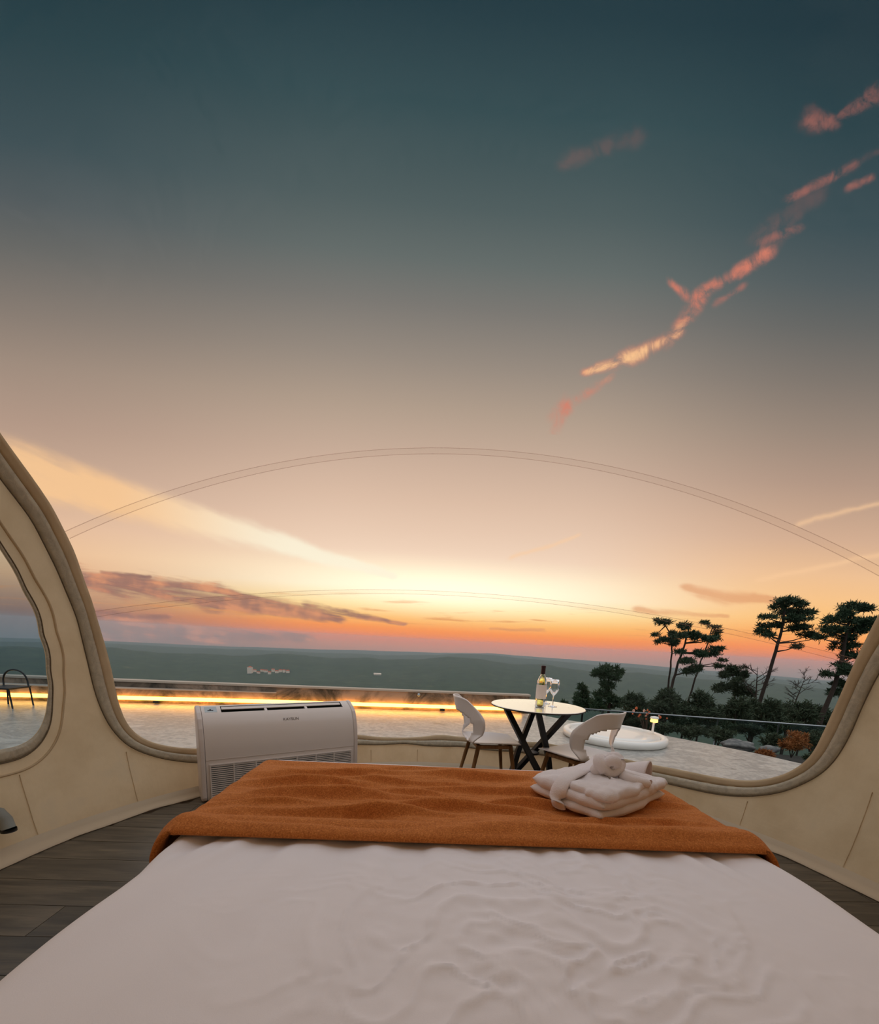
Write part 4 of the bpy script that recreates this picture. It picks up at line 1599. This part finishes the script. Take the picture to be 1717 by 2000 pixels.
def build_robe():
    base = sum(RC, V((0, 0, 0))) / 4
    base.z = RZ
    rb = thing('bathrobe', 'neatly folded white towelling bathrobe tied with its belt on the throw', 'bathrobe', base)

    def weld(o, lv=1):
        m = o.modifiers.new('weld', 'WELD')
        m.merge_threshold = .0006
        return o
    weld(robe_layer(-.02, 1.02, -.02, 1.02, RZ - .006, RZ + .050, 1.3, .008).build('lower_fold', 'terry', rb, smooth=True))
    weld(robe_layer(-.02, 1.02, -.01, 1.0, RZ + .022, RZ + .094, 4.1, .016).build('upper_fold', 'terry', rb, smooth=True))
    weld(robe_layer(.44, 1.02, .02, .60, RZ + .060, RZ + .112, 7.7, .018).build('front_flap', 'terry', rb, smooth=True))
    weld(robe_layer(.46, 1.0, .50, 1.0, RZ + .040, RZ + .094, 9.2, .014).build('sleeve', 'terry', rb, smooth=True))
    # rolled cuff at the right front
    zt = RZ + .09
    cf = []
    for k in range(26):
        th = k / 25 * 2 * math.pi * 1.25
        r = .052 - .022 * k / 25
        c = robe_at(.86, .60)
        cf.append(V((c.x + r * math.cos(th) * 1.1, c.y + r * math.sin(th) * .8, zt + .012 - .010 * math.cos(th))))
    MB().tube(cf, [.012 + .008 * math.sin(math.pi * k / 25) for k in range(26)], 10).build('rolled_cuff', 'terry', rb, smooth=True)
    # belt wrapped around, knot near the back
    path = []
    pts = [(.50, -.02, RZ + .004), (.50, -.05, RZ + .03), (.49, -.04, RZ + .070), (.47, .03, RZ + .100), (.44, .14, RZ + .106), (.39, .30, RZ + .106), (.34, .48, RZ + .106), (.28, .66, RZ + .112), (.24, .78, RZ + .124)]
    for s, t, z in pts:
        p = robe_at(s, t)
        path.append(V((p.x, p.y, z)))
    fine = []
    for i in range(len(path) - 1):
        for k in range(5):
            fine.append(path[i].lerp(path[i + 1], k / 5))
    fine.append(path[-1])
    for _ in range(3):
        fine = [fine[0]] + [(fine[i - 1] + fine[i] * 2 + fine[i + 1]) / 4 for i in range(1, len(fine) - 1)] + [fine[-1]]
    MB().tube(fine, .030, 14, flat=.36, up=(0, 0, 1)).build('belt', 'terry', rb, smooth=True)
    k0 = onz(1186, 1494, RZ + .145)
    kn = []
    for k in range(49):
        th = 2 * math.pi * k / 48 * 2
        kn.append(k0 + V((.034 * math.cos(th) * (1 + .25 * math.cos(th * .5)), .026 * math.sin(th), .024 * math.sin(th * 1.5 + .6))))
    MB().tube(kn, [.023 + .004 * math.sin(k * .7) for k in range(49)], 12).build('belt_knot', 'terry', rb, smooth=True)
    e0, e1 = k0 + V((.03, .02, 0)), robe_at(.28, .98)
    e1 = V((k0.x + .085, k0.y + .0, RZ + .092))
    MB().tube([k0, k0 + V((.035, .01, .01)), k0 + V((.065, .01, -.02)), e1], [.02, .026, .024, .014], 12, flat=.45, up=(0, 0, 1)).build('belt_end', 'terry', rb, smooth=True)
    # belt runs behind the knot over the edge
    e = robe_at(.10, 1.0)
    # hanging pin
    q0, q1 = onz(1166, 1508, RZ + .114), onz(1191, 1519, RZ + .120)
    pin = MB().tube([q0, q1], .0022, 6)
    pin.lathe([(0, -.005), (.005, 0), (0, .005)], q1, 8)
    pin.build('hanging_pin', 'metal', rb, smooth=True, label='thin metal pin')
    # slipper lying behind the robe
    a, b = onz(1190, 1490, RZ + .07), onz(1266, 1513, RZ + .06)
    a.z = b.z = RZ + .0
    d = (b - a)
    d.z = 0
    u = d.normalized()
    v = V((-u.y, u.x, 0))
    Ls = .27
    c0 = b - u * (Ls * .62)
    sl = thing('slipper', 'white slipper tucked behind the folded bathrobe', 'slipper', c0)

    def width(t):
        return .048 * (math.sin(math.pi * min(1, max(0, t * .9 + .06))) ** .45)
    outl = []
    rows = []
    for k in range(25):
        t = k / 24 * .70
        w = max(.006, width(t))
        rows.append([c0 + u * (Ls * t) + v * (w * s) for s in (-1, -.5, 0, .5, 1)])
    mb = MB().grid(rows)
    o = mb.build('sole', 'terry', sl, smooth=True)
    mod_solid(o, .012, 1)
    rows = []
    for k in range(17):
        t = .03 + .59 * k / 16
        w = max(.012, width(t)) * 1.06
        hgt = .045 + .062 * (k / 16) ** .8
        rows.append([c0 + u * (Ls * t) + v * (w * math.cos(math.pi * q / 14)) + V((0, 0, .012 + hgt * math.sin(math.pi * q / 14) ** .8)) for q in range(15)])
    o = MB().grid(rows).build('upper', 'terry', sl, smooth=True)
    mod_solid(o, .006, 0)
    MB().grid([[c0 + u * (Ls * (.30 + .38 * k / 8)) + v * (.9 * width(.30 + .38 * k / 8) * s) + V((0, 0, .0145)) for s in (-1, 0, 1)] for k in range(9)]).build('insole', 'slipper_in', sl)


build_robe()


# ------------------------------------------------------------------ air conditioner
def build_ac():
    o0 = V((-1.466, 2.752, 0))
    U = V((math.cos(math.radians(32.5)), math.sin(math.radians(32.5)), 0))
    Vd = V((-U.y, U.x, 0))
    W = 1.14

    def L(u, d, w):
        return o0 + U * u + Vd * d + V((0, 0, w))
    ac = thing('air_conditioner', 'white floor-standing air conditioner beside the foot of the bed', 'air conditioner', o0)
    prof = [(.030, .0), (.010, .012), (.0, .035), (.0, .262), (.003, .36), (.012, .44), (.030, .515), (.058, .575), (.098, .612), (.165, .644), (.190, .648), (.205, .640), (.208, .62), (.208, .0)]
    us = [.035, .06, .155, 1.045, W - .06, W - .035]
    mb = MB()
    P = [[L(u, d, w) for d, w in prof] for u in us]
    mb.grid(P, skip=lambda i, j: (i == 2 and j == 8) or (i in (1, 2, 3) and j == 2), closed_v=False)
    # bottom
    mb.add([P[0][0], P[-1][0], P[-1][-1], P[0][-1]], [(0, 3, 2, 1)])
    bo = mb.build('body', 'acwhite', ac, smooth=True)
    es = bo.modifiers.new('edges', 'EDGE_SPLIT')
    es.split_angle = math.radians(32)
    # recessed outlet
    (d0, w0), (d1, w1) = prof[8], prof[9]
    rec = MB()
    a0, a1 = us[2], us[3]
    dn, wn = (w1 - w0), -(d1 - d0)
    k = .05 / math.hypot(dn, wn)
    q = [L(a0, d0, w0), L(a1, d0, w0), L(a1, d1, w1), L(a0, d1, w1)]
    qi = [L(a0, d0 + dn * k, w0 + wn * k), L(a1, d0 + dn * k, w0 + wn * k), L(a1, d1 + dn * k, w1 + wn * k), L(a0, d1 + dn * k, w1 + wn * k)]
    rec.add(q + qi, [(0, 1, 5, 4), (1, 2, 6, 5), (2, 3, 7, 6), (3, 0, 4, 7), (4, 5, 6, 7)])
    rec.build('air_outlet', 'acdark', ac)

    def slot(t, n_, u0, u1, th, depth, name, mat):
        """bar lying in the outlet: t across the slot 0..1"""
        mb = MB()
        t0, t1 = t
        kk = k / .05

        def pt(u, tt, dep):
            return L(u, d0 + (d1 - d0) * tt + dn * kk * dep, w0 + (w1 - w0) * tt + wn * kk * dep)
        vs = [pt(u0, t0, depth), pt(u1, t0, depth), pt(u1, t1, depth), pt(u0, t1, depth), pt(u0, t0, depth + th), pt(u1, t0, depth + th), pt(u1, t1, depth + th), pt(u0, t1, depth + th)]
        mb.add(vs, [(0, 1, 2, 3), (7, 6, 5, 4), (0, 4, 5, 1), (1, 5, 6, 2), (2, 6, 7, 3), (3, 7, 4, 0)])
        return mb.build(name, mat, ac)
    slot((.56, .98), 0, a0 + .006, a1 - .006, .006, .004, 'air_vane', 'acwhite')
    slot((.12, .30), 0, a0 + .006, a1 - .006, .004, .026, 'inner_vane', 'acdark')
    for f in (1 / 3, 2 / 3):
        uu = a0 + (a1 - a0) * f
        slot((.02, .47), 0, uu - .009, uu + .009, .02, .002, 'vane_clip', 'acwhite')
    # control panel on the left of the outlet

    def surf(u, t, lift):
        return L(u, d0 + (d1 - d0) * t - dn * k / .05 * lift, w0 + (w1 - w0) * t - wn * k / .05 * lift)

    def patch(u0, u1, t0, t1, lift, name, mat):
        return MB().add([surf(u0, t0, lift), surf(u1, t0, lift), surf(u1, t1, lift), surf(u0, t1, lift), surf(u0, t0, 0), surf(u1, t0, 0), surf(u1, t1, 0), surf(u0, t1, 0)],
                        [(0, 1, 2, 3), (0, 4, 5, 1), (1, 5, 6, 2), (2, 6, 7, 3), (3, 7, 4, 0)]).build(name, mat, ac)
    patch(.055, .130, .08, .92, .0012, 'display_panel', 'acpanel')
    patch(.072, .108, .26, .40, .002, 'display_button', 'ink')
    patch(.084, .096, .42, .54, .002, 'display_button', 'ink')
    # side cheeks
    for u0, u1 in ((0.0, .034), (W - .034, W)):
        cp = [(d - (.004 if d < .2 else -.004), w + (.004 if w > .3 else 0)) for d, w in prof]
        n = len(cp)
        mb = MB()
        mb.add([L(u0, d, w) for d, w in cp] + [L(u1, d, w) for d, w in cp],
               [tuple(range(n)), tuple(range(2 * n - 1, n - 1, -1))] + [(i, n + i, n + (i + 1) % n, (i + 1) % n) for i in range(n)])
        oo = mb.build('side_panel', 'acside', ac)
        mod_bevel(oo, .010, 3)
    # intake grille
    g0, g1, z0, z1 = .06, W - .06, .035, .262
    dp = .045
    fr = [L(g0, 0, z0), L(g1, 0, z0), L(g1, 0, z1), L(g0, 0, z1)]
    bk = [L(g0, dp, z0), L(g1, dp, z0), L(g1, dp, z1), L(g0, dp, z1)]
    MB().add(fr + bk, [(0, 1, 5, 4), (1, 2, 6, 5), (2, 3, 7, 6), (3, 0, 4, 7)]).build('intake_recess', 'acwhite', ac)
    MB().add(bk, [(0, 1, 2, 3)]).build('grille_back', 'acinside', ac)

    def bar(u0, u1, w0_, w1_, t, name, mat='slat'):
        mb = MB()
        mb.add([L(u0, -t, w0_), L(u1, -t, w0_), L(u1, -t, w1_), L(u0, -t, w1_), L(u0, 0, w0_), L(u1, 0, w0_), L(u1, 0, w1_), L(u0, 0, w1_)],
               [(0, 1, 2, 3), (0, 4, 5, 1), (1, 5, 6, 2), (2, 6, 7, 3), (3, 7, 4, 0)])
        return mb.build(name, mat, ac)
    nS = 16
    for k_ in range(nS):
        z = z0 + (z1 - z0) * (k_ + .5) / nS
        bar(g0, g1, z - .0036, z + .0036, .006, 'grille_slat')
    for k_ in range(8):
        u = g0 + (g1 - g0) * k_ / 7
        bar(u - .004, u + .004, z0, z1, .008, 'grille_bar')
    bar(g0 - .006, g1 + .006, z1, z1 + .008, .008, 'grille_frame')
    bar(g0 - .006, g1 + .006, z0 - .008, z0, .008, 'grille_frame')
    # seam of the front cover
    bar(.036, W - .036, .300, .3025, .0015, 'cover_seam', 'acside')
    # maker's lettering
    cu = bpy.data.curves.new('maker_lettering', 'FONT')
    cu.body = 'KAYSUN'
    cu.size = .030
    cu.extrude = .0006
    cu.align_x = 'CENTER'
    tmp = bpy.data.objects.new('tmp_text', cu)
    COL.objects.link(tmp)
    dg = bpy.context.evaluated_depsgraph_get()
    me = bpy.data.meshes.new_from_object(tmp.evaluated_get(dg))
    bpy.data.objects.remove(tmp)
    me.materials.clear()
    me.materials.append(MAT['logo'])
    lo = link('maker_lettering', me, ac)
    dv, wv = prof[7][0] - prof[6][0], prof[7][1] - prof[6][1]
    upv = (Vd * dv + V((0, 0, wv))).normalized()
    nrm = U.cross(upv).normalized()
    p = L(W * .54, prof[6][0] + dv * .40, prof[6][1] + wv * .40) + nrm * .0015
    M = Matrix((U, upv, nrm)).transposed().to_4x4()
    M.translation = p - o0
    lo.matrix_local = M


build_ac()


# ------------------------------------------------------------------ table with bottle and glasses
TC = V((.893, 3.115, 0))
TR, TH = .352, .74


def build_table():
    t = thing('bistro_table', 'round white bistro table on crossed black legs', 'table', TC)
    o = MB().lathe([(0, TH - .004), (TR - .004, TH - .004), (TR, TH - .002), (TR, TH), (TR - .003, TH + .002), (0, TH + .002)], TC, 72).build('tabletop', 'tabletop', t)
    MB().lathe([(0, TH - .012), (TR - .006, TH - .012), (TR, TH - .009), (TR, TH - .005), (0, TH - .005)], TC, 72).build('edge_rim', 'black', t)
    T = math.radians(140)
    for a in (165, 255, 345, 75):
        a = math.radians(a)
        p0 = TC + V((.25 * math.cos(a), .25 * math.sin(a), TH - .012))
        p1 = TC + V((.285 * math.cos(a + T), .285 * math.sin(a + T), .012))
        m = p0.lerp(p1, .5)
        n_ = V((m.x - TC.x, m.y - TC.y, 0))
        off = n_.normalized() * .022
        mb = MB().tube([p0 + off * .2, m + off, p1 + off * .2], .027, 4, up=(0, 0, 1))
        lg = mb.build('leg', 'black', t)
        MB().lathe([(0, 0), (.026, 0), (.026, .012), (0, .014)], (p1.x, p1.y, 0), 12).build('foot_pad', 'black', lg)
    MB().lathe([(0, .36), (.05, .36), (.05, .375), (0, .375)], TC, 20).build('joint_plate', 'black', t)
    # bottle
    b = onz(1054, 1381, TH + .002)
    bt = thing('wine_bottle', 'pale bottle of white wine with dark red capsule on the bistro table', 'bottle', b)
    prof = [(0, .004), (.028, .0), (.0365, .004), (.0372, .02), (.0372, .175), (.035, .195), (.026, .218), (.0165, .238), (.0145, .25), (.0142, .300)]
    inner = [(.0118, .300), (.0120, .25), (.0140, .236), (.0235, .214), (.0325, .193), (.0345, .175), (.0345, .022), (.030, .010), (0, .012)]
    MB().lathe(prof + inner, b, 28).build('glass_body', 'bottle', bt, smooth=True)
    MB().lathe([(0, .0135), (.029, .0115), (.0338, .023), (.0338, .174), (.0318, .192), (.023, .212), (.0132, .235), (0, .236)], b, 24).build('wine', 'wine', bt, smooth=True)
    MB().lathe([(.0146, .245), (.0158, .247), (.0158, .292), (.017, .294), (.017, .304), (.0150, .308), (0, .309)], b, 20).build('capsule', 'capsule', bt, smooth=True)
    rows = []
    for k in range(21):
        a = math.radians(-90 - 100 + 200 * k / 20 - 12)
        rows.append([b + V((.0376 * math.cos(a), .0376 * math.sin(a), z)) for z in (.065, .10, .135, .168)])
    MB().grid(rows).build('label', 'label', bt, smooth=True)
    # glasses

    def glass(px, py, lab):
        c = onz(px, py, TH + .002)
        g = thing('wine_glass', lab, 'glass', c, None)
        w = .0016
        out = [(0, .0), (.034, .0), (.035, .002), (.02, .004), (.006, .008), (.0038, .02), (.0036, .075), (.006, .084), (.022, .105), (.036, .128), (.0385, .145), (.036, .175), (.0315, .205)]
        inn = [(.0300, .205), (.0345, .175), (.0368, .145), (.0345, .129), (.021, .108), (.006, .089), (0, .087)]
        MB().lathe(out + inn, c, 28).build('glass_body', 'glass', g, smooth=True)
        return g
    glass(1079, 1380, 'wine glass standing clear of the bottle on the bistro table')
    glass(1066, 1374, 'wine glass half hidden behind the wine bottle')


build_table()


# ------------------------------------------------------------------ chairs
def chair_shell():
    """plastic shell: seat sweeping up into two arms and a wrapped back band, open in the middle"""
    nu, nv = 36, 64
    P = []
    for j in range(nv + 1):
        v = j / nv
        row = []
        for i in range(nu + 1):
            u = -1 + 2 * i / nu
            au = abs(u)
            if v < .46:                       # seat, front to rear
                t = v / .46
                hw = .205 - .035 * (1 - t) ** 3 - .010 * t
                y = .215 - .40 * t
                x = u * hw
                z = .452 - .012 * t + .018 * au ** 2.5 * (.3 + .7 * t) - .014 * (1 - t) ** 4 + .006 * (1 - au * au) * -1
                y += -.03 * (1 - au ** 2) * 0 + .02 * (-(au ** 2)) * (1 - t)
            else:
                t = (v - .46) / .54           # back, bottom to top
                bend = min(1.0, t / .22)
                hw = .195 + .045 * math.sin(math.pi * min(1, t * .95)) - .045 * max(0, t - .55) / .45
                x = u * hw
                rise = .345 * (t ** 1.12)
                lean = -.030 * math.sin(bend * math.pi / 2) - .10 * t
                wing = (.02 + .125 * math.sin(math.pi * min(1, .12 + t * .72)) ** 1.2) * au ** 2.2
                y = -.185 + lean + wing * bend
                z = .440 + .018 * au ** 2.5 + rise - .035 * au ** 4 * max(0, t - .6) / .4
                if t < .22:
                    z -= .006 * math.sin(math.pi * t / .22)
            row.append(V((x, y, z)))
        P.append(row)

    def skip(j, i):
        v = (j + .5) / nv
        u = -1 + 2 * (i + .5) / nu
        if v < .47:
            return False
        t = (v - .46) / .54
        # rounded opening
        cu, ct = u / .70, (t - .37) / .34
        return abs(cu) ** 3 + abs(ct) ** 3 < 1
    mb = MB().grid(P, skip=skip)
    return mb


def build_chairs():
    sh = chair_shell()

    def chair(loc, rz, label):
        t = thing('side_chair', label, 'chair', (loc[0], loc[1], 0), 'white chairs at the bistro table')
        t.rotation_euler = (0, 0, rz)

        def put(mb, name, mat, smooth=True):
            me = bpy.data.meshes.new(name)
            me.from_pydata([tuple(q) for q in mb.v], [], mb.f)
            me.materials.append(MAT[mat])
            if smooth:
                me.polygons.foreach_set('use_smooth', [True] * len(me.polygons))
            return link(name, me, t)
        o = put(sh, 'seat_shell', 'plastic')
        mod_solid(o, .009, 0)
        for sx in (-1, 1):
            for sy, y0, y1 in ((1, .12, .19), (-1, -.13, -.215)):
                put(MB().tube([V((sx * .205, y1, 0)), V((sx * .145, y0, .425))], [.0115, .017], 10), 'leg', 'oak')
        put(MB().box((-.15, .105, .408), (.15, .135, .430)), 'cross_rail', 'oak', False)
        put(MB().box((-.15, -.145, .408), (.15, -.115, .430)), 'cross_rail', 'oak', False)
        for sx in (-.145, .145):
            put(MB().box((sx - .012, -.13, .405), (sx + .012, .12, .430)), 'side_rail', 'oak', False)
        return t
    chair((.565, 3.19), math.radians(-84), 'white plastic chair with oak legs beside the table, seen in profile')
    chair((1.135, 2.885), math.radians(33), 'white plastic chair with its open back turned behind the bathrobe')


build_chairs()


# ------------------------------------------------------------------ blower hose at the side
def build_misc():
    p = dome_hit(-14, 1588)
    d = (p - DC).normalized()
    d.z = 0
    t = thing('air_hose', 'grey air hose stub poking through the side canvas', 'hose', p)
    path = [p + d * .02, p - d * .03, p - d * .07 + V((0, 0, -.03)), p - d * .085 + V((0, 0, -.07))]
    MB().tube(path, [.032, .032, .030, .028], 14).build('hose', 'hose', t, smooth=True)
    MB().tube([path[-1], path[-1] + V((0, 0, -.015))], .031, 14).build('collar', 'black', t, smooth=True)


build_misc()


# ------------------------------------------------------------------ evening haze over the valley
def build_haze():
    m = bpy.data.materials.new('valley_haze')
    m.use_nodes = True
    m.node_tree.nodes.clear()
    g = NG(m.node_tree)
    v = g.new('ShaderNodeVolumeScatter')
    v.inputs['Color'].default_value = (.62, .86, 1.0, 1)
    v.inputs['Density'].default_value = .00007
    v.inputs['Anisotropy'].default_value = 0.2
    g.l.new(v.outputs[0], g.new('ShaderNodeOutputMaterial').inputs['Volume'])
    MAT['haze'] = m
    o = MB().box((-14000, 300, -700), (14000, 15500, 60)).build('valley_haze', 'haze')
    tag(o, 'thin evening haze lying over the valley', 'haze', kind='stuff')


build_haze()
